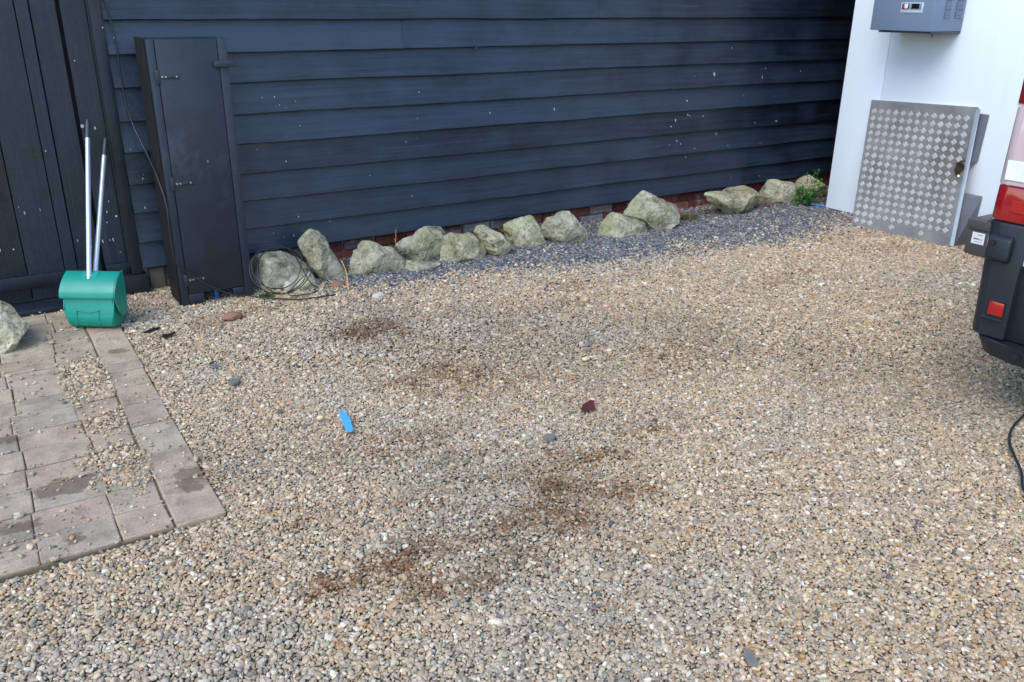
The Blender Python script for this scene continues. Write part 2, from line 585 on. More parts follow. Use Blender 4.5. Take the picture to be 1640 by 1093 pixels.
# ================================================================== WEATHERBOARD WALL
wall = empty('weatherboard_wall', (4.5, 5.25, 0), 'long black weatherboarded wall above a low brick plinth', 'wall')
WX0, WX1 = .722, 9.6
zb = [.140, .292, .463, .628, .803, .976, 1.155, 1.321, 1.497]
while zb[-1] < 2.9:
    zb.append(zb[-1] + .171)
joints = {0: [5.6], 1: [], 2: [7.3], 3: [], 4: [6.9], 5: [], 6: [], 7: [2.443], 8: [3.985], 9: [2.9], 10: [5.2]}
for k, z0 in enumerate(zb[:-1]):
    cuts = [WX0] + joints.get(k, [random.uniform(2, 7)]) + [WX1]
    for a, b in zip(cuts, cuts[1:]):
        bm = bmesh.new()
        n = max(2, int((b - a - .002) / .07))
        prev = None
        h = zb[k + 1] - z0 + .028
        sd_ = random.random() * 50
        for i in range(n + 1):
            x = a + .001 + (b - a - .002) * i / n
            dz = mn.noise(Vector((x * 1.3, k * 3.1, sd_))) * .0055 + mn.noise(Vector((x * 6, k * 3.1, sd_))) * .0028
            dy = mn.noise(Vector((x * .9, k * 7.7, sd_ + 9))) * .0035
            sec = [(5.1895 + dy, z0 + dz), (5.187 + dy, z0 + .004 + dz), (5.2235 + dy * .4, z0 + h), (5.2285, z0 + h), (5.2205 + dy * .6, z0 + .001 + dz)]
            ring = [bm.verts.new((x, y, z)) for y, z in sec]
            if prev:
                for j in range(5):
                    bm.faces.new((prev[j], prev[(j + 1) % 5], ring[(j + 1) % 5], ring[j]))
            else:
                bm.faces.new(ring[::-1])
            prev = ring
        bm.faces.new(prev)
        obj('board', bm, M['board'], wall)
bm = bmesh.new()
drnd = random.Random(8)
drops = [(4.90, .880, .011, .008), (4.93, .770, .009, .012), (4.80, .735, .006, .017), (4.75, .690, .008, .008), (4.83, .570, .008, .007), (5.72, 1.03, .004, .018), (3.62, .885, .004, .016), (5.76, 1.10, .006, .006), (5.95, .66, .020, .003), (5.02, .50, .007, .005)]
for k in range(42):
    gx_, gz_, sx_, sz_ = drnd.choice([(4.8, .62, .12, .14), (1.50, .55, .10, .25), (1.55, 1.02, .10, .10), (2.9, .7, .8, .4), (3.9, .9, .7, .4), (1.9, .45, .3, .2), (.77, 1.0, .02, .4), (5.6, .5, .5, .3)])
    r_ = drnd.uniform(.0018, .0045)
    drops.append((gx_ + drnd.gauss(0, sx_), max(.16, gz_ + drnd.gauss(0, sz_)), r_, r_ * drnd.uniform(.8, 3)))
for dx_, dz_, rx_, rz_ in drops:
    rx_, rz_ = rx_ * .72, rz_ * .72
    if not (WX0 + .02 < dx_ < 8):
        continue
    kb = max(i for i, z in enumerate(zb) if z <= max(dz_, zb[0]))
    if dz_ - zb[kb] < .02 + rz_ or zb[kb + 1] - dz_ < .012 + rz_:
        dz_ = (zb[kb] + zb[kb + 1]) / 2
    yy = 5.187 + .0365 * (dz_ - zb[kb]) / (zb[kb + 1] - zb[kb] + .028) - .0035
    vs = []
    for k in range(9):
        a = 2 * math.pi * k / 9
        q = drnd.uniform(.7, 1.2)
        vs.append(bm.verts.new((dx_ + rx_ * q * math.cos(a), yy + .0011 * math.sin(a), dz_ + rz_ * q * math.sin(a))))
    f = bm.faces.new(vs)
    ex = bmesh.ops.extrude_face_region(bm, geom=[f])
    bmesh.ops.translate(bm, verts=[e for e in ex['geom'] if isinstance(e, bmesh.types.BMVert)], vec=(0, .0055, 0))
dro = obj('bird_droppings', bm, plain('dried white droppings', (.50, .51, .51), .8, 0, .3, .15, 80), wall)
dro['kind'] = 'stuff'
box('wall_core', (WX0 - .05, WX1, 5.256, 5.40, .14, 3.05), M['core'], wall, 0, 1)
box('plinth_core', (WX0 - .06, WX1, 5.252, 5.40, -.10, .138), M['mortar'], wall, 0, 1)
# corner post beside the gate, worn away at the foot
bm = bmesh.new()
add_box(bm, .662, .720, 5.182, 5.25, .115, 3.05, .004, 2)
obj('corner_post', bm, M['upright'], wall, True)
box('post_block', (.60, .745, 5.165, 5.252, -.03, .112), M['tar'], wall, .008, 2, .004)
# brick plinth: two courses
bmesh_brick = []
bl, bh = .215, .062
for c in range(2):
    x = 1.211 - (0 if c == 0 else 0) + c * .09
    while x < 7.2:
        z0 = -.012 + c * .072
        xa, xb = max(x, .752), x + bl
        if xb - xa > .05:
            bm = bmesh.new()
            yf = 5.232 + random.uniform(-.004, .004)
            add_box(bm, xa, xb, yf, 5.30, z0, z0 + bh, .005, 1, .002)
            obj('brick', bm, M['brick'], wall)
        x = (x if x > .9 or x + bl > 1.2 else x) + bl + .011

box('plinth_block', (.757, .842, 5.222, 5.30, -.03, .128), plain('grey brown block', (.17, .14, .11), .9, 0, .2, .45, 22, bump=.6), wall, .006, 2, .003)
for xa, xb in ((.853, 1.06), (1.071, 1.20)):
    for z0 in (-.012, .060):
        bm = add_box(bmesh.new(), xa, xb, 5.233, 5.30, z0, z0 + bh, .005, 1, .002)
        obj('brick', bm, M['brick'], wall)

# ================================================================== PLANK GATE
gate = empty('plank_gate', (-.5, 5.24, 0), 'black gate of upright planks beside the corner post', 'gate')
gy = 5.238
edges = [(.534, .655, .004), (.393, .514, .0), (.329, .389, -.006), (.144, .325, .0), (-.046, .140, .002), (-.236, -.050, 0), (-.426, -.240, .002), (-.616, -.430, 0), (-.806, -.62, .001), (-1.0, -.81, 0), (-1.2, -1.005, .002), (-1.4, -1.205, 0)]
for a, b, dy in edges:
    bm = bmesh.new()
    add_box(bm, a, b, gy + dy, gy + .024, .035, 2.3, .0025, 1)
    obj('plank', bm, M['upright'], gate)
box('backing', (-1.42, .66, gy + .030, gy + .06, .03, 2.3), M['dark_gap'], gate, 0, 1)
for a, b in ((-1.4, .513), (.535, .656)):
    box('bottom_rail', (a, b, gy - .026, gy - .001, .108, .182), M['upright'], gate, .004, 2)
bm = bmesh.new()
grnd = random.Random(21)
for k in range(24):
    gx_ = grnd.choice([grnd.uniform(-.1, .5), grnd.gauss(.58, .04), grnd.gauss(.33, .04)])
    gz_ = grnd.choice([grnd.uniform(.2, 1.5), grnd.gauss(.45, .15)])
    if gz_ < .2 or gx_ > .65 or gx_ < -.1 or .51 < gx_ < .536:
        continue
    w_, h_ = grnd.uniform(.0015, .004), grnd.uniform(.003, .013)
    vs = [bm.verts.new((gx_ + w_ * grnd.uniform(.6, 1.2) * math.cos(a), gy - .0085, gz_ + h_ * grnd.uniform(.6, 1.2) * math.sin(a))) for a in [k2 * math.pi / 4 for k2 in range(8)]]
    f = bm.faces.new(vs)
    ex = bmesh.ops.extrude_face_region(bm, geom=[f])
    bmesh.ops.translate(bm, verts=[e for e in ex['geom'] if isinstance(e, bmesh.types.BMVert)], vec=(0, .014, 0))
fl = obj('paint_flakes', bm, plain('pale bare flakes', (.42, .43, .43), .8, 0, .3, .3, 80), gate)
fl['kind'] = 'stuff'
box('sill', (-1.42, .594, 5.072, 5.262, -.04, .030), M['upright'], gate, .008, 2, .002)

# ================================================================== METER CUPBOARD
cb = empty('meter_cupboard', (1.045, 4.93, 0), 'tall narrow black wooden cupboard standing against the weatherboards', 'cupboard')
CY = 4.80
CT = 1.415
box('side_panel', (.836, .858, CY + .028, 5.06, 0, CT + .004), M['cabside'], cb, .003, 1)
box('side_panel', (1.222, 1.243, CY + .028, 5.06, 0, CT), M['cabinet'], cb, .003, 1)
box('stile', (.846, .884, CY, CY + .026, 0.0, CT), M['cabinet'], cb, .003)
box('stile', (1.196, 1.243, CY, CY + .026, 0.0, CT), M['cabinet'], cb, .003)
box('top_board', (.859, 1.221, CY + .028, 5.06, CT - .022, CT - .001), M['cabinet'], cb, .003)
box('back_panel', (.859, 1.221, 5.04, 5.06, .0, CT - .024), M['tar'], cb, .002)
box('mounting_batten', (.93, 1.16, 5.062, 5.196, .3, 1.30), M['tar'], cb, .002)
door = box('door', (.8865, 1.193, CY - .004, CY + .020, .068, CT - .003), M['cabinet'], cb, .003)
for hz in (1.232, .686, .150):
    hg = box('hinge', (.868, .889, CY - .009, CY - .0045, hz - .035, hz + .035), M['iron'], cb, .0015)
    box('strap', (.890, .985, CY - .0085, CY - .0045, hz - .010, hz + .010), M['iron'], hg, .0015)
    for sx in (.902, .918, .972):
        bm = add_cyl(bmesh.new(), (sx, CY - .010, hz), (0, 1, 0), .0042, .004, 10)
        obj('screw', bm, M['screw'], hg, True)
box('turn_button', (1.163, 1.277, CY - .022, CY - .0045, 1.272, 1.304), M['cabinet'], cb, .003)
box('foot_board', (.8845, .968, CY + .001, CY + .024, 0, .066), M['cabinet'], cb, .003)
box('foot_rail', (1.128, 1.1955, CY + .001, CY + .024, .018, .064), M['cabinet'], cb, .003)
bm = bmesh.new()
for i in range(9):
    add_tube(bm, [(.97 + i * .018, CY + .03, .0), (.97 + i * .018, CY + .03, .066)], .0012, 5)
for i in range(4):
    add_tube(bm, [(.968, CY + .031, .012 + i * .016), (1.128, CY + .031, .012 + i * .016)], .0012, 5)
obj('wire_mesh', bm, M['iron'], cb)
pp = add_tube(bmesh.new(), [(1.045, CY + .05, -.02), (1.045, CY + .05, .055)], .012, 12)
obj('pipe_stub', pp, M['bluepipe'], cb, True)

# ================================================================== WHITE CONTAINER
cx0, cy0, cy1 = 6.02, 2.20, 4.615
cont = empty('cold_store', (8.0, 3.4, 0), 'white panelled cold store standing in front of the dark wall', 'container')
box('body', (cx0 + .031, 9.8, cy0 + .031, cy1 - .031, .01, 2.52), M['white'], cont, .004, 1)
box('wall_panel', (cx0, cx0 + .030, 4.2585, cy1, .012, 2.5), M['white'], cont, .003)
box('wall_panel', (cx0, cx0 + .030, 3.06, 4.2555, .012, 2.5), M['white'], cont, .003)
box('wall_panel', (cx0, cx0 + .030, cy0, 3.057, .012, 2.5), M['white'], cont, .003)
box('wall_panel', (cx0 + .032, 9.8, cy1 - .030, cy1, .012, 2.5), M['white'], cont, .003)
box('wall_panel', (cx0 + .032, 9.8, cy0, cy0 + .030, .012, 2.5), M['white'], cont, .003)
box('roof_trim', (cx0 - .01, 9.82, cy0 - .01, cy1 + .01, 2.521, 2.58), M['whitetrim'], cont, .004)
box('added_shade_roof', (5.3, 9.8, cy1 + .012, 5.19, 2.50, 2.56), M['whitetrim'], cont, .004)  # added roof strip, out of view, to shade the boards at far right
box('added_shade_panel', (7.9, 7.95, cy1 + .001, 5.19, .0, 2.49), M['tar'], cont, .004)  # added end panel, unseen, blocks light from the far end of the gap
box('floor_channel', (cx0 + .006, 9.79, cy0 + .006, cy1 - .006, -.05, .009), M['bracket'], cont, 0, 1)

# ---- refrigeration unit fixed to it
ux0, uy0, uy1, uz = 5.662, 3.705, 4.183, 1.432
un = empty('refrigeration_unit', (5.84, 3.94, uz), 'blue grey enamelled control unit fixed high on the white panel', 'control unit')
box('casing', (ux0, cx0 - .003, uy0, uy1, uz, 2.05), M['unit'], un, .006)
box('base_tray', (ux0 + .02, cx0 - .004, uy0 + .006, uy1 - .06, uz - .014, uz - .001), M['unit_dark'], un, .002)
fp = box('control_panel', (ux0 - .004, ux0 - .001, 3.787, 3.957, 1.551, 1.616), M['fascia'], un, .001)
box('switch_frame', (ux0 - .007, ux0 - .0045, 3.892, 3.948, 1.573, 1.611), M['screen'], un, .001)
sw = box('switch', (ux0 - .013, ux0 - .0075, 3.900, 3.925, 1.577, 1.608), M['rocker_w'], un, .0015)
box('indicator', (ux0 - .013, ux0 - .0075, 3.926, 3.943, 1.577, 1.608), M['rocker'], un, .0015)
dp = box('display', (ux0 - .007, ux0 - .0045, 3.799, 3.886, 1.571, 1.611), M['bezel'], un, .001)
box('screen', (ux0 - .009, ux0 - .0072, 3.815, 3.872, 1.577, 1.609), M['screen'], dp, .0008)
for vx0, vx1 in ((5.782, 5.846), (5.906, 5.984)):
    for vz in (1.514, 1.571, 1.628, 1.685, 1.742):
        v = box('vent', (vx0, vx1, uy0 - .0035, uy0 - .001, vz, vz + .051), M['louvre'], un, .001, 1)
        bm = bmesh.new()
        for j in range(5):
            zz = vz + .005 + j * .009
            add_prism(bm, [(uy0 - .0075, zz), (uy0 - .0038, zz + .005), (uy0 - .0038, zz)], 'x', vx0 + .003, vx1 - .003)
        obj('slat', bm, M['unit'], v)
bm = add_tube(bmesh.new(), [(5.728, 3.73, uz - .013), (5.728, 3.73, uz - .038)], .005, 10)
obj('drain_spout', bm, M['unit_dark'], un, True)

# ---- tread plate hatch leaning on the white panel
PL = {'BL': Vector((5.699, 4.111, .0)), 'BR': Vector((5.790, 3.337, .0)), 'TL': Vector((5.985, 4.310, .9175)), 'TR': Vector((5.985, 3.456, .9445))}


def plate_pt(u, v, d=0.0):
    a = PL['BL'].lerp(PL['BR'], u)
    b = PL['TL'].lerp(PL['TR'], u)
    return a.lerp(b, v) + PN * d


PN = (PL['BR'] - PL['BL']).cross(PL['TL'] - PL['BL']).normalized()
if PN.x > 0:
    PN = -PN
hatch = empty('tread_plate_hatch', (5.77, 3.72, 0), 'aluminium tread plate hatch with a rusty hole leaning on the white panel', 'hatch')


def slab(u0, u1, v0, v1, d0, d1):
    bm = bmesh.new()
    A = [bm.verts.new(plate_pt(u, v, d0)) for u, v in ((u0, v0), (u1, v0), (u1, v1), (u0, v1))]
    B = [bm.verts.new(plate_pt(u, v, d1)) for u, v in ((u0, v0), (u1, v0), (u1, v1), (u0, v1))]
    bm.faces.new(A)
    bm.faces.new(B[::-1])
    for i in range(4):
        bm.faces.new((A[i], A[(i + 1) % 4], B[(i + 1) % 4], B[i]))
    return bm


bm = bmesh.new()
gridv = [[bm.verts.new(plate_pt(i / 14, j / 14, 0)) for i in range(15)] for j in range(15)]
for j in range(14):
    for i in range(14):
        bm.faces.new((gridv[j][i], gridv[j][i + 1], gridv[j + 1][i + 1], gridv[j + 1][i]))
bmesh.ops.solidify(bm, geom=list(bm.faces), thickness=.004)
obj('sheet', bm, M['plate'], hatch, True)
obj('edge_flange', slab(.988, 1.0, .0, 1.0, -.0045, -.045), M['plateedge'], hatch)
obj('edge_flange', slab(0, .986, .985, 1.0, -.0045, -.03), M['plateedge'], hatch)
obj('edge_flange', slab(0, .012, 0, .984, -.0045, -.03), M['plateedge'], hatch)
obj('lip', slab(.985, 1.022, .01, .985, .0008, -.0035), M['plateedge'], hatch)
for z0, z1, y0 in ((.575, .900, 3.36), (.010, .345, 3.36)):
    bm = bmesh.new()
    # a folded channel between the plate and the panel, open towards the front
    def chan(z):
        v = z / .93
        p = plate_pt(1.0, v, -.05)
        return p
    p0, p1 = chan(z0), chan(z1)
    A = [bm.verts.new(c) for c in (p0, p1, Vector((6.012, p1.y - .075, z1)), Vector((6.012, p0.y - .02, z0)))]
    B = [bm.verts.new(c.co + Vector((.003, .12, 0))) for c in A]
    for v in B:
        v.co.x = min(v.co.x, 6.014)
    bm.faces.new(A)
    bm.faces.new(B[::-1])
    for i in range(4):
        bm.faces.new((A[i], A[(i + 1) % 4], B[(i + 1) % 4], B[i]))
    obj('bracket', bm, M['bracket'], hatch)
# studs
bm = bmesh.new()
hw, hh, hd = .0270, .0248, .0018
A = [bm.verts.new(c) for c in ((-hw, 0, 0), (0, -hh, 0), (hw, 0, 0), (0, hh, 0))]
B = [bm.verts.new(c) for c in ((-hw * .8, 0, hd), (0, -hh * .8, hd), (hw * .8, 0, hd), (0, hh * .8, hd))]
bm.faces.new(B)
bm.faces.new(A[::-1])
for i in range(4):
    bm.faces.new((A[i], A[(i + 1) % 4], B[(i + 1) % 4], B[i]))
bmesh.ops.recalc_face_normals(bm, faces=bm.faces)
stud_me = bpy.data.meshes.new('tread_stud')
bm.to_mesh(stud_me)
bm.free()
stud_me.materials.append(M['stud'])
uax = (PL['BR'] - PL['BL']).normalized()
vax = PN.cross(uax).normalized()

hole_c = Vector((5.88, 3.46, .53))
for i in range(13):
    for j in range(16):
        u, v = .045 + i * .073, .052 + j * .0575
        p = plate_pt(u, v, 0)
        ul = (plate_pt(u + .03, v) - plate_pt(u - .03, v)).normalized()
        vl = plate_pt(u, v + .03) - plate_pt(u, v - .03)
        nl = ul.cross(vl).normalized()
        nl = nl if nl.x < 0 else -nl
        vl = nl.cross(ul).normalized()
        rotm = Matrix((ul, vl, nl)).transposed()
        p = p + nl * .0008
        if (Vector((p.y, p.z * .8)) - Vector((hole_c.y, hole_c.z * .8))).length < .05 or (v < .08 and random.random() < .5):
            continue
        o = link(bpy.data.objects.new('tread_stud', stud_me), hatch)
        wear = random.uniform(.86, 1.0)
        o.matrix_local = Matrix.Translation(p - hatch.location) @ rotm.to_4x4() @ Matrix.Rotation(random.uniform(-.03, .03), 4, 'Z') @ Matrix.Diagonal((wear, wear, 1, 1))
# rusted break with a pale rivet
bm = bmesh.new()
c0 = plate_pt(.945, .56, .0012)
ring = []
for k in range(18):
    a = 2 * math.pi * k / 18
    rr = random.uniform(.55, 1.15)
    ring.append(bm.verts.new(c0 + uax * math.cos(a) * .030 * rr + vax * math.sin(a) * .060 * rr))
bm.faces.new(ring)
bmesh.ops.inset_region(bm, faces=list(bm.faces), thickness=.008, depth=-.0005)
obj('rust_hole', bm, plain('flaking rust', (.045, .026, .016), .95, 0, .2, .7, 120, bump=.8), hatch)
bm = add_cyl(bmesh.new(), plate_pt(.948, .508, .004), PN, .009, .008, 14)
obj('rivet', bm, M['label'], hatch, True)

# ---- dark lidded box
bx = empty('storage_box', (5.86, 3.03, 0), 'dark grey lidded box with a white label behind the van bumper', 'box')
box('body', (5.725, 5.985, 2.86, 3.205, .0, .178), M['crate'], bx, .006)
box('lid', (5.715, 5.995, 2.85, 3.215, .179, .243), M['crate'], bx, .008)
bm = bmesh.new()
add_prism(bm, [(3.10, .2445), (3.02, .300), (2.90, .300), (2.86, .2445)], 'x', 5.735, 5.98, .006)
obj('lid_dome', bm, M['crate'], bx, True)
lb = box('label_sticker', (5.7225, 5.7245, 3.078, 3.166, .082, .160), M['label'], bx, 0, 1)
for z0, z1, y0, y1 in ((.143, .146, 3.09, 3.125), (.113, .121, 3.115, 3.152), (.113, .117, 3.09, 3.11), (.096, .098, 3.09, 3.15)):
    box('print_line', (5.7212, 5.7222, y0, y1, z0, z1), M['ink'], lb, 0, 1)

# ================================================================== VAN
van = empty('parked_van', (5.4, .9, 0), 'white van with black bumper and red tail light at right edge', 'van')
VY0, VY1 = -.02, 1.785
prof = [(3.36, .46), (3.345, .70), (3.345, 1.25), (3.385, 1.66), (3.47, 1.80), (3.7, 1.85), (5.7, 1.87), (6.05, 1.80), (6.62, 1.20), (7.35, 1.02), (7.58, .86), (7.64, .60), (7.60, .36), (6.0, .32), (3.6, .34)]
bm = bmesh.new()
add_prism(bm, prof, 'y', VY0, VY1, .045, 3)
obj('body', bm, M['vanpaint'], van, True)


def corner_plan(x0, ymid, yside, depth, r=.055, n=6, sgn=1):
    """plan of a piece that wraps the rear corner: rear face at x0, side face at yside"""
    pts = [(x0, ymid)]
    for k in range(n + 1):
        a = math.pi / 2 * k / n
        pts.append((x0 + r - r * math.cos(a), yside - sgn * (r - r * math.sin(a))))
    pts += [(x0 + depth, yside), (x0 + depth, yside - sgn * .05), (x0 + .06, ymid)]
    return pts


mid = (VY0 + VY1) / 2
for s, ys_ in ((1, VY1), (-1, VY0)):
    lab = 'left' if s > 0 else 'right'
    ym = ys_ - s * .165
    # bumper corner
    bm = bmesh.new()
    P0 = corner_plan(3.302, ym, ys_ - s * .012, .5, .06, 6, s)
    P1 = corner_plan(3.306, ym, ys_ + s * .006, .5, .06, 6, s)
    add_prism(bm, P0, 'z', .372, .826, .008, 2, P1)
    bc = obj('bumper_corner', bm, M['bumper'], van, True)
    # moulded pod with the towing hole
    bm = bmesh.new()
    ya, yb = sorted((ys_ - s * .035, ys_ - s * .125))
    add_prism(bm, [(3.303, .672), (3.270, .690), (3.274, .770), (3.304, .785)], 'y', ya, yb, .010, 3)
    pod = obj('moulded_pod', bm, M['bumper'], bc, True)
    bm = add_cyl(bmesh.new(), (3.270, ys_ - s * .062, .752), (1, 0, 0), .0105, .008, 16)
    obj('sensor_hole', bm, M['glass'], bc, True)
    # reflector in its recess
    ra, rb = sorted((ys_ - s * .083, ys_ - s * .142))
    bm = bmesh.new()
    add_box(bm, 3.3005, 3.3045, ra - .007, rb + .007, .457, .527, .002, 1)
    obj('reflector_frame', bm, M['glass'], bc)
    bm = bmesh.new()
    add_box(bm, 3.2985, 3.3035, ra, rb, .464, .519, .0015, 2)
    obj('reflector', bm, M['redbright'], bc, True)
    bm = bmesh.new()
    add_prism(bm, [(3.303, .448), (3.285, .449), (3.303, .458)], 'y', ra - .006, rb + .02, .002, 1)
    obj('reflector_ledge', bm, M['bumper'], bc, True)
    # tail light, three lenses
    tl = None
    for nm, z0, z1, mt, dx in (('tail_light', .832, .962, 'redlens', 0), ('clear_lens', .966, 1.252, 'clearlens', .006), ('red_lens', 1.262, 1.56, 'redlens', .012)):
        bm = bmesh.new()
        P = corner_plan(3.312 + dx, ys_ - s * .15, ys_ + s * .008, .16, .05, 6, s)
        P2 = corner_plan(3.318 + dx, ys_ - s * .15, ys_ + s * .006, .16, .05, 6, s)
        add_prism(bm, P, 'z', z0, z1, .005, 2, P2)
        o = obj(nm, bm, M[mt], van if tl is None else tl, True)
        if tl is None:
            tl = o
    ba, bb = sorted((ys_ - s * .075, ys_ - s * .145))
    bm = bmesh.new()
    add_box(bm, 3.3095, 3.3135, ba, bb, .868, .915, .002, 1)
    obj('fog_lamp', bm, M['redbright'], tl)
    bm = bmesh.new()
    add_box(bm, 3.316, 3.334, ba, bb, 1.2525, 1.2615, .001, 1)
    obj('chrome_strip', bm, M['chrome'], tl)
    bm = bmesh.new()
    wa, wb = sorted((ys_ - s * .028, ys_ - s * .148))
    add_prism(bm, [(wa, .985), (wb, .985), (wb, 1.06 + .10 * (s < 0)), (wa, 1.06 + .10 * (s > 0) * 0)], 'x', 3.3125, 3.3165, .002, 1)
    obj('lamp_reflector', bm, M['label'], tl, True)
    bm = add_cyl(bmesh.new(), (3.318, ys_ - s * .125, 1.12), (1, 0, 0), .022, .008, 18)
    obj('bulb', bm, M['redlens'], tl, True)
    bm = bmesh.new()
    add_box(bm, 3.3135, 3.319, min(ys_ - s * .095, ys_ - s * .101), max(ys_ - s * .095, ys_ - s * .101), 1.02, 1.22, 0, 1)
    obj('bulb_shroud', bm, M['bezel'], tl)
# centre step and lower skirt
bm = bmesh.new()
sp = [(3.285, mid)] + [(3.285, VY1 - .20)] + [(3.295, VY1 - .10), (3.32, VY1 - .055), (3.37, VY1 - .033), (3.75, VY1 - .03)]
sp2 = [(x, 2 * mid - y) for x, y in sp[::-1][:-1]]
low = [(x + .03, mid + (y - mid) * .975) for x, y in sp + sp2]
add_prism(bm, low, 'z', .288, .366, .010, 3, sp + sp2)
st = obj('bumper_step', bm, M['bumper'], van, True)
for sy in (VY1 - .232, mid + .28, mid - .28, VY0 + .232):
    bm = add_cyl(bmesh.new(), (3.297, sy, .328), (1, 0, .15), .016, .010, 20)
    o = obj('parking_sensor', bm, M['bumper'], st, True)
    bm = add_cyl(bmesh.new(), (3.2915, sy, .328), (1, 0, .15), .009, .006, 16)
    obj('sensor_face', bm, M['glass'], o, True)
# rear doors, lower dark panel and white lower edge
box('lower_panel', (3.335, 3.36, VY0 + .14, VY1 - .14, .37, .665), M['bumper'], van, .005)
for a, b in ((VY0 + .152, mid - .003), (mid + .003, VY1 - .148)):
    d = box('rear_door', (3.322, 3.344, a, b, .674, 1.70), M['vanpaint'], van, .006)
    box('rear_window', (3.318, 3.3215, a + .07, b - .07, 1.15, 1.58), M['glass'], d, .001)
box('number_plate', (3.314, 3.3215, mid - .26, mid + .26, .72, .83), M['label'], van, .002)
box('windscreen', (6.20, 6.24, VY0 + .15, VY1 - .15, 1.42, 1.66), M['glass'], van, .002)
for sy in (VY0 - .003, VY1 + .001):
    box('side_window', (5.05, 5.75, sy, sy + .002, 1.22, 1.62), M['glass'], van, 0, 1)
for wx in (4.05, 6.75):
    for s, sy in ((1, VY1 - .12), (-1, VY0 + .12)):
        bm = bmesh.new()
        prof_w = [(.19, -.08), (.29, -.098), (.315, -.07), (.315, .07), (.29, .098), (.19, .08)]
        n = 28
        rings = [[bm.verts.new((wx + r * math.cos(2 * math.pi * k / n), sy + y, .315 + r * math.sin(2 * math.pi * k / n))) for r, y in prof_w] for k in range(n)]
        for k in range(n):
            A_, B_ = rings[k], rings[(k + 1) % n]
            for j in range(6):
                bm.faces.new((A_[j], A_[(j + 1) % 6], B_[(j + 1) % 6], B_[j]))
        wheel = obj('wheel', bm, M['rubber'], van, True)
        bm = add_cyl(bmesh.new(), (wx, sy + s * .06, .315), (0, 1, 0), .19, .05, 28)
        obj('rim', bm, M['rim'], wheel, True)

# ================================================================== DUSTPAN AND BROOM
pa = R(-33)
du = Vector((math.cos(pa), math.sin(pa), 0))          # width direction
dn = Vector((-math.sin(pa), math.cos(pa), 0))         # towards the gate
PC = Vector((.366, 4.640, PTOP + .003))


def pan_pt(w, q, z):
    return PC + du * w + dn * q + Vector((0, 0, z))


def pan_extrude(profile, w0, w1, bevel=.004, seg=2, taper=0.0):
    bm = bmesh.new()
    zc = sum(p[1] for p in profile) / len(profile)
    A = [bm.verts.new(pan_pt(w0 + (taper if z < .04 else 0), q, z)) for q, z in profile]
    B = [bm.verts.new(pan_pt(w1 - (taper if z < .04 else 0), q, z)) for q, z in profile]
    n = len(profile)
    fs = [bm.faces.new(A[::-1]), bm.faces.new(B)] + [bm.faces.new((A[i], A[(i + 1) % n], B[(i + 1) % n], B[i])) for i in range(n)]
    bmesh.ops.bevel(bm, geom=list({e for f in fs for e in f.edges}), offset=bevel, segments=seg, affect='EDGES', clamp_overlap=True)
    return bm


dpan = empty('dustpan', tuple(PC), 'green plastic lobby dustpan with a long silver handle on the pavers', 'dustpan')
low_prof = [(.030, 0), (.004, .008), (-.013, .030), (-.016, .080), (-.004, .112), (.004, .180), (.10, .180), (.115, .06), (.10, 0)]
obj('bin', pan_extrude(low_prof, -.130, .130, .006, 3, .016), M['green'], dpan, True)
hood_prof = [(-.013, .166), (-.014, .182), (-.002, .208), (.022, .236), (.054, .260), (.090, .278), (.104, .280), (.104, .166)]
obj('hood', pan_extrude(hood_prof, -.141, .141, .003, 2), M['green'], dpan, True)
cap = [(-.017, .166), (-.018, .184), (-.004, .212), (.020, .240), (.052, .265), (.090, .283), (.114, .286), (.112, .20), (.104, .09), (.084, .060), (.056, .054), (.030, .066), (.012, .095), (-.002, .128)]
obj('end_cap', pan_extrude(cap, .1415, .148, .002, 2), M['green'], dpan, True)
for w in (-.062, .052):
    bm = bmesh.new()
    add_tube(bm, [pan_pt(w, -.013, .098), pan_pt(w - .004, -.016, .060), pan_pt(w - .006, -.012, .028), pan_pt(w - .006, .014, .009)], .003, 8)
    obj('rib', bm, M['green'], dpan, True)
bm = bmesh.new()
add_tube(bm, [pan_pt(-.066, -.011, .104), pan_pt(0, -.014, .092), pan_pt(.056, -.011, .104)], .0028, 8)
obj('rib', bm, M['green'], dpan, True)
# socket: a wedge rising from the hood
bm = bmesh.new()
tri = [pan_pt(-.050, .062, .268), pan_pt(.042, .062, .268), pan_pt(-.004, .004, .200), pan_pt(-.050, .100, .284), pan_pt(.042, .100, .284), pan_pt(-.004, .06, .215)]
tv = [bm.verts.new(p) for p in tri]
for f in ((0, 1, 2), (3, 5, 4), (0, 3, 4, 1), (1, 4, 5, 2), (2, 5, 3, 0)):
    bm.faces.new([tv[i] for i in f])
bmesh.ops.bevel(bm, geom=list(bm.edges), offset=.004, segments=2, affect='EDGES', clamp_overlap=True)
obj('handle_socket', bm, M['green'], dpan, True)
h0, h1 = pan_pt(.0, .034, .215), Vector((.566, 5.188, .995))
hm = h0.lerp(h1, .885)
obj('handle', add_tube(bmesh.new(), [h0, hm], .0125, 16), M['alu_tube'], dpan, True)
g0 = h0.lerp(h1, .883)
obj('grip', add_tube(bmesh.new(), [g0, h0.lerp(h1, .95), h0.lerp(h1, .985), h1], [.0115, .011, .010, .0075], 14), M['grip'], dpan, True)

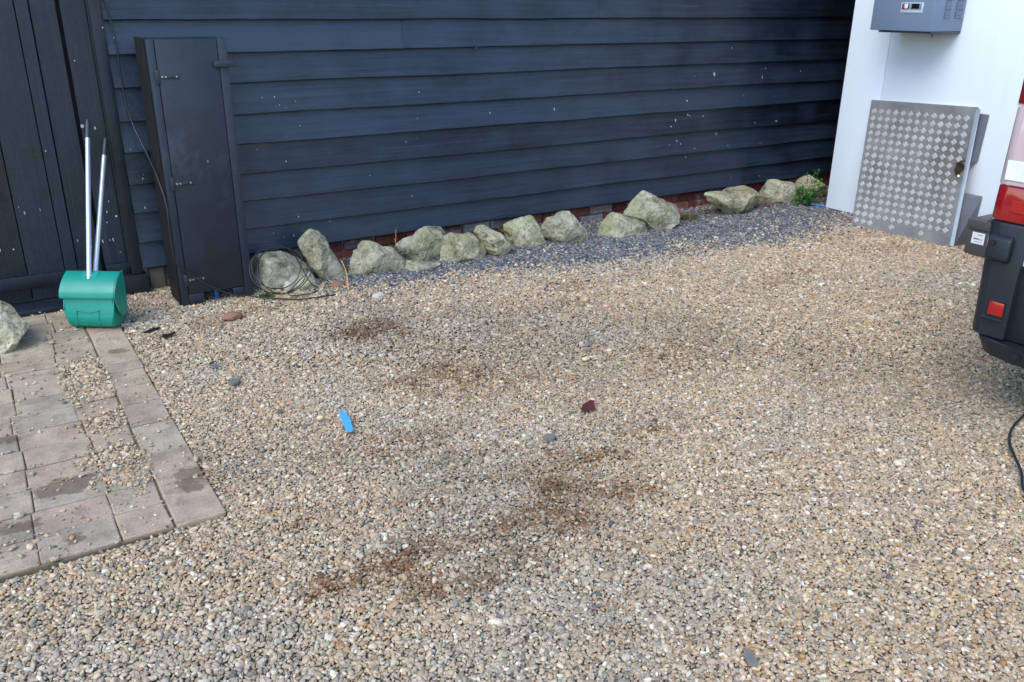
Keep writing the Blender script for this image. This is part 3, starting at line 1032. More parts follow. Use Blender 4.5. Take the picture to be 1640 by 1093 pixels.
broom = empty('lobby_broom', tuple(pan_pt(.06, .16, 0)), 'lobby broom with a silver handle tucked behind the green dustpan', 'broom')
b1 = Vector((.638, 5.180, .893))
b0 = pan_pt(.0, .112, .25)
obj('handle', add_tube(bmesh.new(), [b0 + (b0 - b1) * .03, b0.lerp(b1, .87)], .0120, 16), M['alu_tube'], broom, True)
obj('grip', add_tube(bmesh.new(), [b0.lerp(b1, .868), b0.lerp(b1, .94), b0.lerp(b1, .98), b1], [.0110, .0108, .010, .0075], 14), M['grip'], broom, True)
obj('head', pan_extrude([(.130, .120), (.126, .175), (.138, .196), (.162, .196), (.172, .175), (.168, .120)], -.10, .118, .006, 2), M['green'], broom, True)
bm = bmesh.new()
for i in range(26):
    for j in range(4):
        w = -.095 + i * .0082
        q = .126 + j * .011
        add_tube(bm, [pan_pt(w, q + .006, .122), pan_pt(w * 1.06 + .002, q + (j - 1.5) * .006 + random.uniform(-.004, .004), .015)], [.0035, .0018], 5)
obj('bristles', bm, M['bristle'], broom)

# ================================================================== ROCKS
ROCKS = [
 (4.896, .30, [(1.281, .133), (1.308, .202), (1.376, .228), (1.462, .216), (1.488, .186), (1.558, .14), (1.6, .104), (1.622, .06), (1.56, -.012), (1.457, -.051), (1.314, -.016), (1.272, .046)], 'rounded mossy boulder inside the loops of black cable'),
 (4.773, .16, [(1.454, .05), (1.58, .089), (1.639, .019), (1.616, -.017), (1.496, -.027), (1.42, -.014)], 'low flat stone at the foot of the cable-looped boulder'),
 (4.891, .20, [(1.578, .248), (1.613, .273), (1.655, .307), (1.704, .286), (1.76, .223), (1.785, .139), (1.847, -.016), (1.824, -.043), (1.73, -.033), (1.683, .021), (1.62, .122), (1.586, .197)], 'tall grey slab of rock leaning beside the looped cable'),
 (4.907, .30, [(1.888, .099), (1.928, .14), (1.966, .14), (2.017, .182), (2.07, .161), (2.214, .152), (2.294, .039), (2.273, -.056), (2.036, -.05), (1.875, -.019), (1.868, .04)], 'broad angular rock just right of the tall leaning slab'),
 (5.001, .28, [(2.278, .105), (2.303, .15), (2.385, .172), (2.41, .201), (2.6, .177), (2.629, .123), (2.619, -.01), (2.57, -.042), (2.484, -.046), (2.366, -.012), (2.333, .043), (2.289, .082)], 'square-topped pale rock set back beside the dry stalks'),
 (4.802, .16, [(2.225, -.009), (2.25, .051), (2.363, .028), (2.479, .011), (2.443, -.011), (2.269, -.027)], 'thin low stone wedged under the square-topped pale rock'),
 (4.868, .26, [(2.553, .152), (2.601, .181), (2.746, .148), (2.845, .085), (2.864, .021), (2.838, -.049), (2.657, -.044), (2.537, -.004)], 'rounded rock touching the right side of the square-topped rock'),
 (4.849, .24, [(2.772, .165), (2.812, .193), (2.862, .192), (2.925, .156), (3.014, .111), (3.074, .024), (3.041, -.006), (2.925, -.041), (2.861, -.025), (2.824, .025), (2.787, .097)], 'wedge-shaped rock with brown moss on its sloping top'),
 (4.96, .26, [(3.096, .138), (3.149, .16), (3.296, .185), (3.338, .148), (3.381, .061), (3.418, -.027), (3.384, -.058), (3.178, -.043), (3.13, .001), (3.097, .098)], 'blunt peaked rock just right of the mossy wedge'),
 (4.88, .30, [(3.361, .093), (3.392, .187), (3.503, .186), (3.544, .198), (3.602, .18), (3.662, .102), (3.738, .026), (3.712, -.037), (3.597, -.051), (3.454, -.025), (3.369, .034)], 'ridged rock left of the gap showing whitewashed bricks'),
 (4.817, .28, [(3.831, .016), (3.863, .09), (3.948, .154), (4.011, .12), (4.198, .079), (4.235, .019), (4.24, -.05), (4.116, -.065), (3.901, -.048), (3.84, -.015)], 'low flat-topped rock in front of the tall pointed rock'),
 (4.863, .34, [(4.11, .11), (4.195, .21), (4.307, .273), (4.399, .224), (4.537, .141), (4.601, .077), (4.61, -.007), (4.489, -.036), (4.391, -.036), (4.312, -.058), (4.211, .012)], 'tall pointed grey rock, the highest peak on the right side'),
 (4.91, .32, [(4.91, .178), (4.942, .195), (5.131, .18), (5.301, .188), (5.447, .189), (5.567, .135), (5.51, .072), (5.436, -.027), (5.396, -.054), (5.185, -.002), (5.051, .045), (4.937, .124)], 'long bare grey rock with a flat overhanging top'),
 (5.022, .30, [(5.778, .109), (5.78, .184), (5.841, .192), (6.038, .154), (6.147, .093), (6.167, -.055), (5.963, -.049), (5.767, -.011), (5.757, .045)], 'pitted brownish rock left of the green plant'),
 (5.02, .28, [(6.144, .094), (6.223, .108), (6.249, .145), (6.327, .171), (6.419, .128), (6.477, .014), (6.405, -.047), (6.187, -.046)], 'small rock behind the green plant at the dark corner'),
 (4.63, .36, [(-.019, .212), (.005, .197), (.041, .162), (.095, .095), (.07, .059), (.023, .011), (-.02, -.044), (-.071, -.065), (-.137, -.042), (-.163, .055), (-.128, .166), (-.066, .21)], 'pale rock standing on the pavers at the left edge'),
]


def make_rock(yc, depth, outline, label, seed):
    rnd = random.Random(seed)
    cx = sum(p[0] for p in outline) / len(outline)
    cz = sum(p[1] for p in outline) / len(outline)
    n = len(outline)

    def radius(ca, sa):
        best = 0
        for i in range(n):
            (ax, az), (bx_, bz) = outline[i], outline[(i + 1) % n]
            ax, az, bx_, bz = ax - cx, az - cz, bx_ - cx, bz - cz
            dx, dz = bx_ - ax, bz - az
            det = ca * dz - sa * dx
            if abs(det) < 1e-9:
                continue
            t = (ax * dz - az * dx) / det
            u = (ax * sa - az * ca) / det
            if t > 0 and -1e-6 <= u <= 1 + 1e-6:
                best = max(best, t)
        return best or .05
    bm = bmesh.new()
    bmesh.ops.create_icosphere(bm, subdivisions=5, radius=1.0)
    planes = []
    for k in range(17):
        d = Vector((rnd.gauss(0, 1), rnd.gauss(-.8, .8), rnd.gauss(.35, .8)))
        d.normalize()
        if abs(d.y) < .28:
            d.y = -.45
            d.normalize()
        planes.append((d, rnd.uniform(.56, .80)))
    size = max(p[0] for p in outline) - min(p[0] for p in outline)
    off = Vector((seed * 3.7, seed * 1.3, 0))
    for v in bm.verts:
        d = v.co.copy()
        for pn, pd in planes:
            s = d.dot(pn)
            if s > pd:
                d -= pn * (s - pd)
        h = math.hypot(d.x, d.z)
        q = (d.x / h, d.z / h) if h > 1e-6 else (1, 0)
        r = radius(*q) * h ** .8 * 1.13 * (1 + .12 * (1 - h))
        p = Vector((cx + q[0] * r, yc + d.y * depth * .56, cz + q[1] * r))
        nrm = v.co.normalized()
        f1 = mn.fractal(p * 9 + off, .9, 2.0, 6) * size * .012
        f2 = (abs(mn.noise(p * 14 + off)) - .2) * size * .020
        f3 = mn.fractal(p * 45 + off, .8, 2.0, 4) * .0040
        v.co = p + nrm * (f1 - f2 + f3)
    o = obj('boulder', bm, M['palerock'] if label.startswith('pale rock') else M['rock'], None, False, loc=(cx, yc, 0))
    tag(o, label, 'rock', 'rocks lying along the foot of the wall')
    return o


for i, (yc, dp_, out, lab) in enumerate(ROCKS):
    make_rock(yc, dp_, out, lab, i + 3)
# moss cushion on the wedge rock
bm = bmesh.new()
for k in range(420):
    u, v = random.gauss(0, .34), random.gauss(0, .34)
    p = Vector((2.965 + u * .055, 4.80 + v * .05, .150 - u * .030 + v * .01))
    d = Vector((random.uniform(-.5, .5), random.uniform(-.9, .1), random.uniform(.3, 1))).normalized() * random.uniform(.006, .014)
    s = d.cross(Vector((random.random(), random.random(), .3))).normalized() * .0016
    bm.faces.new([bm.verts.new(p - s), bm.verts.new(p + s), bm.verts.new(p + d)])
tag(obj('moss_cushion', bm, plain('brown moss', (.16, .13, .04), .9, 0, .2, .4, 80)), 'brown green moss growing on the wedge-shaped rock', 'moss', kind='stuff')

# ================================================================== CABLES
pts = [(.735, 5.19, 2.2), (.742, 5.188, 1.75), (.746, 5.185, 1.60), (.765, 5.182, 1.41), (.765, 5.182, 1.22), (.768, 5.178, 1.09), (.782, 5.14, .962), (.812, 5.0, .81), (.824, 4.86, .70),
       (.832, 4.782, .575), (.828, 4.775, .41), (.836, 4.772, .268), (.889, 4.772, .199), (.981, 4.772, .119), (1.10, 4.765, .045), (1.214, 4.745, .016), (1.289, 4.672, .014), (1.431, 4.56, .013), (1.608, 4.535, .013), (1.667, 4.56, .006)]
tag(obj('hanging_cable', add_tube(bmesh.new(), catmull(pts, 8), .0042, 8), M['cable'], None, 'all'), 'thin black cable hanging past the cupboard and along the gravel', 'cable')
loops = []
for k in range(3):
    base = [(1.351, 4.672, .186, .138, .110), (1.365, 4.665, .170, .165, .120), (1.395, 4.668, .160, .152, .118), (1.37, 4.66, .15, .165, .135), (1.40, 4.672, .165, .14, .125)][k]
    n = 9
    for i in range(n):
        a = 2 * math.pi * i / n + .6
        x = base[0] + base[3] * math.cos(a)
        z = base[2] + base[4] * math.sin(a)
        yy = base[1] + .05 * math.sin(a) + .012 * k * math.cos(a * 2 + k)
        loops.append((x, yy - .01 + .03 * max(0, math.sin(a)), max(z, .016)))
loops = [(1.60, 4.72, .012), (1.55, 4.70, .06)] + loops + [(1.40, 4.64, .03), (1.50, 4.62, .015), (1.58, 4.66, .012)]
tag(obj('cable_coil', add_tube(bmesh.new(), catmull(loops, 7), .0030, 7), M['cable'], None, 'all'), 'loosely coiled black cable looped around the rounded boulder', 'cable')
pts = [(3.75, 1.62, .016), (3.52, 1.569, .02), (3.33, 1.52, .022), (3.20, 1.455, .022), (3.12, 1.39, .02), (3.03, 1.315, .018), (2.906, 1.233, .018), (2.86, 1.12, .018), (2.9, .95, .018), (3.1, .8, .018)]
tag(obj('ground_cable', add_tube(bmesh.new(), catmull(pts, 8), .0055, 8), M['cable'], None, 'all'), 'black cable curling on the gravel below the van bumper', 'cable')
pts = [(5.95, 4.80, .03), (6.0, 4.74, .014), (6.02, 4.66, .014), (6.04, 4.625, .02), (6.1, 4.66, .02)]
tag(obj('blue_cord', add_tube(bmesh.new(), catmull(pts, 6), .006, 8), M['bluepipe'], None, 'all'), 'short blue cord lying below the green plant', 'cord')

# ================================================================== SMALL THINGS ON THE GRAVEL
def lump(name, c, r, mat, label, cat, seed=1, sub=3, group=None):
    bm = bmesh.new()
    bmesh.ops.create_icosphere(bm, subdivisions=sub, radius=1)
    for v in bm.verts:
        d = v.co.copy()
        k = 1 + .28 * mn.noise(d * 1.3 + Vector((seed, 0, 0))) + .10 * mn.noise(d * 4 + Vector((0, seed, 0)))
        v.co = Vector((c[0] + d.x * r[0] * k, c[1] + d.y * r[1] * k, c[2] + d.z * r[2] * k))
    o = obj(name, bm, mat, None, 'all', loc=c)
    return tag(o, label, cat, group)


lump('stone', (1.025, 4.455, .018), (.055, .035, .022), M['redstone'], 'reddish brick lump lying in front of the black cupboard', 'stone', 4)
lump('stone', (1.849, 4.376, .014), (.040, .028, .022), M['palestone'], 'whitish stone on the gravel below the tall leaning slab', 'stone', 7)
lump('stone', (1.443, 4.76, .035), (.034, .026, .032), M['palestone'], 'white lump in front of the cable-looped boulder', 'stone', 9)
lump('stone', (1.716, 4.70, .014), (.05, .03, .020), M['redstone'], 'orange brown lump at the foot of the tall leaning slab', 'stone', 12)
lump('pebble', (1.007, 3.067, .014), (.015, .012, .010), M['paleyellow'], 'pale yellow pebble left of the blue plastic strip', 'pebble', 2, 2)
lump('pebble', (2.312, 3.005, .014), (.022, .014, .010), M['paleyellow'], 'pale yellow pebble in the middle of the gravel', 'pebble', 3, 2)


def sheet(name, cx, cy, z, ang, outline, thick, mat, label, cat, curl=.0):
    bm = bmesh.new()
    ca, sa = math.cos(ang), math.sin(ang)
    A, B = [], []
    for x, y in outline:
        zz = z + curl * (x * x + y * y) * 20 + random.uniform(-.001, .001)
        X, Y = cx + x * ca - y * sa, cy + x * sa + y * ca
        A.append(bm.verts.new((X, Y, zz)))
        B.append(bm.verts.new((X, Y, zz + thick)))
    n = len(A)
    bm.faces.new(A[::-1])
    bm.faces.new(B)
    for i in range(n):
        bm.faces.new((A[i], A[(i + 1) % n], B[(i + 1) % n], B[i]))
    o = obj(name, bm, mat, None, loc=(cx, cy, z))
    return tag(o, label, cat)


sheet('plastic_strip', 1.083, 2.980, .017, R(259), [(-.100, -.004), (-.06, -.014), (.0, -.016), (.05, -.014), (.098, -.018), (.104, .004), (.09, .014), (.04, .014), (.01, .020), (-.04, .016), (-.09, .008)], .005, M['blueplastic'], 'curved strip of sky blue plastic on the gravel', 'plastic')
sheet('plastic_scrap', 1.998, 2.566, .018, R(20), [(-.052, -.012), (-.03, -.028), (-.012, -.022), (.01, -.032), (.022, -.012), (.056, .004), (.05, .024), (.0, .03), (-.02, .018), (-.045, .014)], .002, M['redleaf'], 'crumpled dark red scrap on the gravel', 'scrap', .12)
for cx, cy, a, s, lab in ((1.708, 2.434, .3, .8, 'small blue grey slate chip below the dark red scrap'), (.802, 3.60, .8, .85, 'larger grey slate chip right of the paver edge'), (.775, 3.82, 1.9, .65, 'smaller grey slate chip behind the larger slate chip')):
    sheet('slate_chip', cx, cy, .014, a, [(s * x, s * y) for x, y in [(-.036, -.014), (-.01, -.030), (.03, -.022), (.038, .006), (.012, .028), (-.024, .020)]], .008, M['slate'], lab, 'slate')
sheet('slate_chip', 1.47, 1.16, .015, 1.1, [(-.036, -.008), (-.008, -.015), (.02, -.010), (.036, .004), (.01, .014), (-.024, .011)], .007, M['slate'], 'flat slate chip nearest the bottom edge of the gravel', 'slate')
sheet('dead_leaf', .667, 4.339, .014, .5, [(-.05, 0), (-.02, -.024), (.0, -.012), (.035, -.026), (.05, 0), (.02, .012), (.0, .03), (-.02, .012)], .002, M['tar'], 'blackened dead leaf on the gravel near the green dustpan', 'leaf', .2)
sheet('slate_chip', .62, 4.47, .014, .5, [(-.05, 0), (-.02, -.02), (.03, -.02), (.05, 0), (.02, .012), (-.02, .012)], .004, M['tar'], 'thin black chip beside the green dustpan on gravel', 'slate')

# dry stalks
tag(obj('dry_stalk', add_tube(bmesh.new(), catmull([(1.742, 4.585, .005), (1.75, 4.61, .045), (1.752, 4.63, .11), (1.735, 4.65, .175)], 5), [.006] * 8 + [.004] * 8, 7), M['straw'], None, 'all'), 'orange dry stalk standing before the tall leaning slab', 'stalk')
st_ = empty('dry_grass_stalks', (2.31, 5.14, 0), 'pair of straw coloured stalks standing behind the rocks', 'stalk')
for a, b in (((2.296, 5.14, -.01), (2.318, 5.15, .178)), ((2.332, 5.15, -.01), (2.300, 5.14, .12)), ((2.325, 5.15, -.01), (2.345, 5.15, .10))):
    obj('stalk', add_tube(bmesh.new(), [a, Vector(a).lerp(Vector(b), .5) + Vector((.004, 0, 0)), b], [.003, .0025, .0015], 6), M['straw'], st_, 'all')

# plant at the corner
plant = empty('leafy_weed', (6.0, 4.80, 0), 'bright green leafy weed growing at the cold store corner', 'plant')
bs, bf = bmesh.new(), bmesh.new()
prnd = random.Random(5)
for k in range(17):
    bx_, by_ = 5.98 + prnd.uniform(-.10, .14), 4.80 + prnd.uniform(-.07, .07)
    ht = prnd.uniform(.09, .17) if bx_ < 6.03 else prnd.uniform(.16, .31)
    tip = Vector((bx_ + prnd.uniform(-.05, .05), by_ + prnd.uniform(-.06, .03), ht))
    b_ = Vector((bx_, by_, 0))
    md = b_.lerp(tip, .5) + Vector((prnd.uniform(-.015, .015), prnd.uniform(-.015, .015), .01))
    cv = catmull([b_, md, tip], 5)
    add_tube(bs, cv, .0022, 5)
    for j in range(13):
        p = cv[min(len(cv) - 1, 2 + int(j * (len(cv) - 2) / 13))]
        a = prnd.uniform(0, 2 * math.pi)
        L = prnd.uniform(.030, .062)
        d = Vector((math.cos(a), math.sin(a), prnd.uniform(-.25, .7))).normalized()
        s = d.cross(Vector((0, 0, 1))).normalized() * L * .17
        up = s.cross(d).normalized() * L * .10
        q = [p, p + d * L * .35 + s + up, p + d * L * .7 + s * .75, p + d * L - Vector((0, 0, L * .2)), p + d * L * .7 - s * .75, p + d * L * .35 - s + up, p + d * L * .4]
        vs = [bf.verts.new(c) for c in q]
        for f in ((0, 1, 6), (1, 2, 6), (2, 3, 6), (3, 4, 6), (4, 5, 6), (5, 0, 6)):
            bf.faces.new([vs[i] for i in f])
obj('stems', bs, M['stem'], plant)
obj('foliage', bf, M['leaf'], plant, 'all')


def tuft(name, x, y, n, h, mat, label, cat, spread=.05, kind=None):
    bm = bmesh.new()
    for k in range(n):
        p = Vector((x + random.gauss(0, spread), y + random.gauss(0, spread * .6), 0))
        d = Vector((random.uniform(-.6, .6), random.uniform(-.6, .6), 1)).normalized() * h * random.uniform(.4, 1)
        s = d.cross(Vector((random.uniform(-1, 1), random.uniform(-1, 1), 0))).normalized() * .0022
        bm.faces.new([bm.verts.new(p - s), bm.verts.new(p + s), bm.verts.new(p + d * .6 + s * .8), bm.verts.new(p + d), bm.verts.new(p + d * .6 - s * .8)])
    o = obj(name, bm, mat, None, loc=(x, y, 0))
    return tag(o, label, cat, kind=kind)


tuft('grass_tuft', 4.73, 4.93, 160, .05, M['moss'], 'short dull green grass tuft between two grey rocks', 'grass')
tuft('moss_tuft', 1.30, 4.74, 120, .035, M['moss'], 'low mossy tuft beside the foot of the cupboard', 'moss', .03)
# leaf litter between the rocks
bm = bmesh.new()
for x0, y0, sx, sy, n in ((4.80, 4.98, .14, .07, 130), (3.72, 5.06, .09, .05, 110), (5.65, 4.95, .10, .05, 60), (2.0, 5.10, .3, .03, 60), (6.2, 4.9, .2, .1, 60), (1.25, 5.0, .05, .05, 40)):
    for k in range(n):
        p = Vector((x0 + random.gauss(0, sx), min(5.2, y0 + random.gauss(0, sy)), .012 + random.uniform(0, .02)))
        a = random.uniform(0, 6.28)
        L = random.uniform(.012, .034)
        d = Vector((math.cos(a), math.sin(a), random.uniform(-.2, .4))) * L
        s = Vector((-math.sin(a), math.cos(a), random.uniform(-.3, .3))) * L * random.uniform(.08, .32)
        vs = [bm.verts.new(c) for c in (p - d, p + s, p + d + Vector((0, 0, .005)), p - s + Vector((0, 0, .003)))]
        bm.faces.new(vs)
tag(obj('leaf_litter', bm, M['deadleaf']), 'brown leaf litter caught between the rocks and the plinth', 'litter', kind='stuff')

# ================================================================== GRAVEL (instanced pebbles, coloured one by one)
cell = .0091
gx = np.arange(-1.2, 7.0, cell)
gyv = np.arange(-.35, 5.25, cell * .866)
PX, PY = np.meshgrid(gx, gyv)
PX = PX + (np.arange(len(gyv)) % 2)[:, None] * cell / 2
PX = (PX + rng.uniform(-.42, .42, PX.shape) * cell).ravel()
PY = (PY + rng.uniform(-.42, .42, PY.shape) * cell).ravel()


def project(x, y):
    v = np.stack([x, y, np.full_like(x, -1.6)])
    a = np.array(CR) @ v
    b = np.array(CD) @ v
    c = np.array(CF) @ v
    return 820 + 1368.245 * a / c, 546.5 + 1368.245 * b / c, c


u, v, dep = project(PX, PY)
infr = (u > -25) & (u < 1665) & (v < 1110) & (v > 0)
near = (u > -330) & (u < 2050) & (v < 1600) & (dep > .3)
onpave = (PX < PAV_X1 + .004) & (PY > PAV_Y0 - .004)
undercont = (PX > 6.03) & (PY < 4.61)
undervan = (PX > 3.9) & (PY < 1.75)
keep = near & (infr | (rng.random(PX.shape) < .45)) & ~onpave & ~undercont & ~undervan
# thin the far rows a little: pebbles there are only a pixel or two
keep &= (dep < 4.0) | (rng.random(PX.shape) < .70)
X, Y = PX[keep], PY[keep]
base_z = gz(X, Y)
layer = rng.random(X.shape)
Z = base_z + np.where(layer < .3, rng.uniform(.002, .009, X.shape), rng.uniform(-.002, .004, X.shape))
size = np.exp(rng.normal(0, .27, X.shape)) * .00535
far = 1 + np.clip((dep[keep] - 3.4) * .10, 0, .25)
size = size * far
big = rng.random(X.shape) < .010
size = np.where(big, size * rng.uniform(1.3, 1.9, X.shape), size)

# loose pebbles lying on the pavers, thick where a paver is missing
npv = 22000
qx, qy = rng.uniform(-.9, PAV_X1, npv), rng.uniform(PAV_Y0, PAV_Y1, npv)
dens = np.clip((fbm(qx, qy, 4.5, 77, 4) - .52) * 2.2, .0, 1) * .24 + .03
dens += np.where(qx > .335, -.004, 0)
missing = np.zeros(npv, bool)
for k in skip_right:
    missing |= (qx > .18) & (qx < .332) & (qy > rows[k]) & (qy < rows[k + 1])
dens = np.where((qx > .15) & (qx < .335), dens + .06, dens)
jx = np.zeros(npv, bool)
for r_ in rows:
    jx |= np.abs(qy - r_) < .009
dens = np.where(jx & (qx < .335), dens + .12, dens)
ok = (rng.random(npv) < dens) & ~missing
mx, my, mz = [], [], []
for k in drifts:
    cyk = (rows[k] + rows[k + 1]) / 2
    for i in range(420 if k in skip_right else 230):
        px_, py_ = random.gauss(.262, .052), random.gauss(cyk, .055)
        if not (.12 < px_ < .342):
            continue
        hole = any(.178 < px_ < .331 and rows[m] + .004 < py_ < rows[m + 1] - .004 for m in skip_right)
        mx.append(px_)
        my.append(py_)
        mz.append(random.uniform(.004, .016) if hole else PTOP + random.uniform(.001, .006))
    if k in skip_right:
        for i in range(200):
            mx.append(random.uniform(.184, .328))
            my.append(random.uniform(rows[k] + .006, rows[k + 1] - .006))
            mz.append(random.uniform(.002, .013))
ax_ = np.concatenate([qx[ok], np.array(mx)])
ay_ = np.concatenate([qy[ok], np.array(my)])
az_ = np.concatenate([np.full(ok.sum(), PTOP + .003), np.array(mz)])
as_ = np.concatenate([np.exp(rng.normal(0, .45, ok.sum())) * .0036, np.exp(rng.normal(0, .38, len(mx))) * .0046])
nmain = len(X)
X, Y, Z, size = np.concatenate([X, ax_]), np.concatenate([Y, ay_]), np.concatenate([Z, az_]), np.concatenate([size, as_])
N = len(X)

palette = np.array([(.56, .395, .235), (.48, .32, .175), (.47, .36, .235), (.40, .315, .22), (.25, .205, .155), (.66, .505, .345), (.74, .63, .475), (.42, .235, .10), (.52, .345, .21), (.13, .11, .09), (.38, .315, .235)])
wts = np.array([.25, .13, .19, .11, .04, .13, .035, .03, .05, .012, .03])
pick = rng.choice(len(palette), N, p=wts / wts.sum())
C = palette[pick] * np.exp(rng.normal(0, .13, (N, 1))) * np.exp(rng.normal(0, .02, (N, 3)))
# darker, greyer patches of the drive
pn = fbm(X, Y, 1.1, 21, 5)
C *= (1 - .22 * np.clip((pn - .50) * 5, 0, 1))[:, None]
gn = np.clip((fbm(X, Y, 2.2, 33, 4) - .48) * 5, 0, 1)
C = C * (1 - .28 * gn[:, None]) + (C.mean(1, keepdims=True) * np.array([1.07, .97, .80])) * .28 * gn[:, None]
# blue grey slate chippings along the rocks
edge = np.interp(X, [1.6, 1.85, 2.4, 3.1, 4.2, 4.9, 5.6, 6.4], [4.75, 4.50, 4.40, 4.30, 4.16, 4.08, 4.12, 4.4]) + (fbm(X, Y, 3.0, 50, 4) - .5) * .55
bf_ = np.clip((Y - edge + .20) / .46, 0, 1) * (X > 1.55)
isb = rng.random(N) < bf_ * .92
bluepal = np.array([(.125, .128, .140), (.19, .192, .20), (.085, .088, .097), (.31, .305, .30), (.27, .235, .19)])
bc_ = bluepal[rng.choice(5, N, p=[.32, .28, .2, .1, .1])] * np.exp(rng.normal(0, .2, (N, 1)))
C = np.where(isb[:, None], bc_, C)
# rusty brown stained patches, each with a ragged outline
stn = np.zeros(N)
wobn = (fbm(X, Y, 9, 61, 5) - .5) * 3.4
for sx, sy, rx, ry, ang, am in ((1.58, 3.90, .21, .15, 0, 1.0), (1.71, 3.12, .30, .22, -.4, .75), (1.95, 2.98, .16, .12, 0, .6), (1.78, 2.22, .20, .10, -.5, .85), (1.62, 2.06, .24, .11, -.5, .95), (1.42, 1.98, .16, .14, 0, .8), (1.26, 1.86, .18, .10, -.3, .75), (1.30, 2.02, .18, .12, 0, .8), (1.12, 2.03, .20, .10, 0, .8), (.98, 2.10, .18, .10, .2, .9), (1.50, 2.25, .2, .12, 0, .5), (1.25, 2.3, .25, .12, 0, .4), (.84, 2.06, .14, .08, -.3, 1.0), (.68, 2.02, .13, .06, 0, .9), (.97, 1.86, .16, .07, -.3, .8),
                            (2.72, 2.86, .30, .20, 0, .45), (1.15, 2.72, .26, .16, 0, .55), (2.6, 3.75, .3, .1, 0, .5), (3.0, 4.0, .4, .10, 0, .45), (1.33, 2.50, .2, .10, 0, .5), (2.1, 2.3, .2, .12, 0, .35), (5.5, 3.9, .35, .1, 0, .5), (.9, 4.45, .12, .08, 0, .6), (4.3, 4.2, .3, .06, 0, .45), (4.2, 3.4, .4, .15, 0, .35), (3.4, 2.6, .3, .1, 0, .3), (.75, 2.4, .12, .12, 0, .35), (5.3, 3.55, .3, .1, 0, .45), (1.2, 4.55, .2, .06, 0, .5)):
    dx, dy = X - sx, Y - sy
    ca, sa = math.cos(ang), math.sin(ang)
    d = ((dx * ca + dy * sa) / rx) ** 2 + ((-dx * sa + dy * ca) / ry) ** 2
    stn = np.maximum(stn, am * np.clip((1.45 - d + wobn) * .62, 0, 1))
stn = np.where(rng.random(N) < stn * .75, np.clip(.42 + .45 * stn, 0, 1), stn * .22)
C = C * (1 - stn[:, None]) + (C * np.array([.42, .28, .175]) + np.array([.012, .005, .0])) * stn[:, None]
C = np.clip(C * np.array([.965, .965, .955]), .015, .8)

gm = bpy.data.meshes.new('gravel')
gm.vertices.add(N)
gm.vertices.foreach_set('co', np.stack([X, Y, Z], 1).astype(np.float32).ravel())
a = gm.attributes.new('pcol', 'FLOAT_COLOR', 'POINT')
a.data.foreach_set('color', np.concatenate([C, np.ones((N, 1))], 1).astype(np.float32).ravel())
rot = np.stack([rng.normal(0, .35, N), rng.normal(0, .35, N), rng.uniform(0, 6.283, N)], 1)
a = gm.attributes.new('prot', 'FLOAT_VECTOR', 'POINT')
a.data.foreach_set('vector', rot.astype(np.float32).ravel())
scl = np.stack([size * rng.uniform(1.0, 1.55, N), size * rng.uniform(.75, 1.05, N), size * rng.uniform(.48, .85, N)], 1)
scl[isb, 2] *= .75
a = gm.attributes.new('pscl', 'FLOAT_VECTOR', 'POINT')
a.data.foreach_set('vector', scl.astype(np.float32).ravel())
a = gm.attributes.new('pidx', 'INT', 'POINT')
a.data.foreach_set('value', rng.integers(0, 8, N).astype(np.int32))
gm.materials.append(M['pebble'])
gravel = link(bpy.data.objects.new('gravel', gm))
tag(gravel, 'loose tan and grey gravel covering the whole yard', 'gravel', kind='stuff')

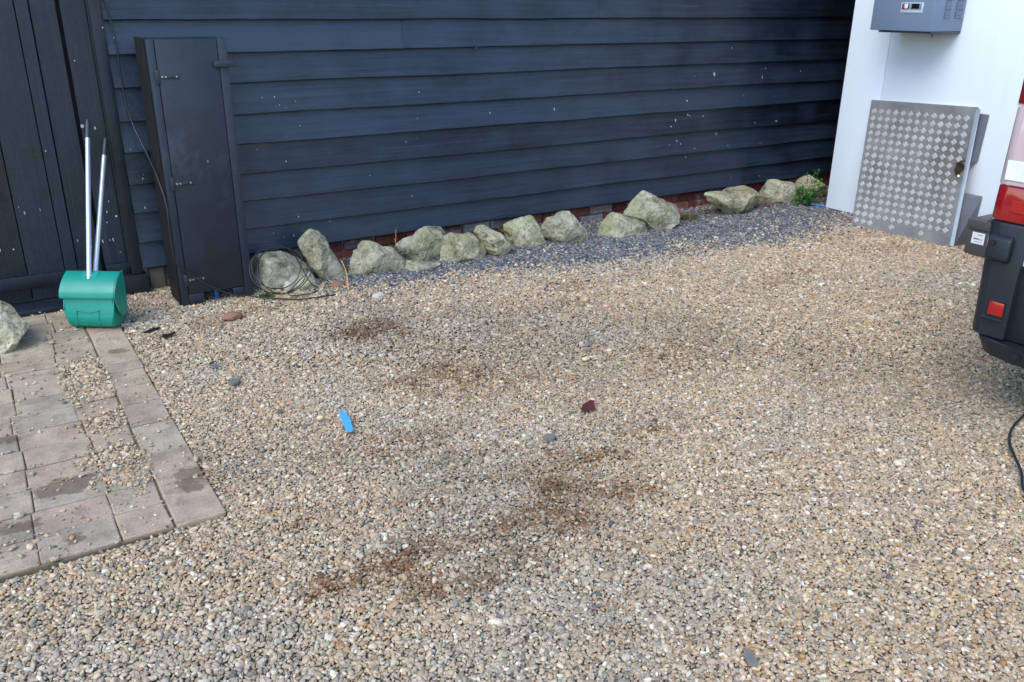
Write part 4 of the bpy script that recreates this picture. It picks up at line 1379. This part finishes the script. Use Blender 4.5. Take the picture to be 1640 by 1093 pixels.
ng = bpy.data.node_groups.new('scatter pebbles', 'GeometryNodeTree')
ng.interface.new_socket('Geometry', in_out='INPUT', socket_type='NodeSocketGeometry')
ng.interface.new_socket('Geometry', in_out='OUTPUT', socket_type='NodeSocketGeometry')
gn_, gl = ng.nodes, ng.links
gi, go = gn_.new('NodeGroupInput'), gn_.new('NodeGroupOutput')
join = gn_.new('GeometryNodeGeometryToInstance')
for k in range(8):
    ico = gn_.new('GeometryNodeMeshIcoSphere')
    ico.inputs['Radius'].default_value = 1.0
    ico.inputs['Subdivisions'].default_value = 2 if k < 5 else 2
    nz = gn_.new('ShaderNodeTexNoise')
    nz.noise_dimensions = '4D'
    nz.inputs['W'].default_value = k * 7.3
    nz.inputs['Scale'].default_value = .75
    nz.inputs['Detail'].default_value = 1.0
    sub = gn_.new('ShaderNodeVectorMath')
    sub.operation = 'SUBTRACT'
    sub.inputs[1].default_value = (.5, .5, .5)
    mul = gn_.new('ShaderNodeVectorMath')
    mul.operation = 'SCALE'
    mul.inputs['Scale'].default_value = 1.5
    sp_ = gn_.new('GeometryNodeSetPosition')
    sm = gn_.new('GeometryNodeSetShadeSmooth')
    sm.inputs['Shade Smooth'].default_value = k % 4 != 3
    smt = gn_.new('GeometryNodeSetMaterial')
    smt.inputs['Material'].default_value = M['pebble']
    gl.new(nz.outputs['Color'], sub.inputs[0])
    gl.new(sub.outputs[0], mul.inputs[0])
    gl.new(ico.outputs[0], sp_.inputs['Geometry'])
    gl.new(mul.outputs[0], sp_.inputs['Offset'])
    gl.new(sp_.outputs[0], sm.inputs[0])
    gl.new(sm.outputs[0], smt.inputs[0])
    gl.new(smt.outputs[0], join.inputs[0])


def named(nm, typ):
    x = gn_.new('GeometryNodeInputNamedAttribute')
    x.data_type = typ
    x.inputs[0].default_value = nm
    return x.outputs[0]


iop = gn_.new('GeometryNodeInstanceOnPoints')
e2r = gn_.new('FunctionNodeEulerToRotation')
gl.new(named('prot', 'FLOAT_VECTOR'), e2r.inputs[0])
gl.new(gi.outputs[0], iop.inputs['Points'])
gl.new(join.outputs[0], iop.inputs['Instance'])
iop.inputs['Pick Instance'].default_value = True
gl.new(named('pidx', 'INT'), iop.inputs['Instance Index'])
gl.new(e2r.outputs[0], iop.inputs['Rotation'])
gl.new(named('pscl', 'FLOAT_VECTOR'), iop.inputs['Scale'])
gl.new(iop.outputs[0], go.inputs[0])
md_ = gravel.modifiers.new('pebbles', 'NODES')
md_.node_group = ng
print('pebbles', N)
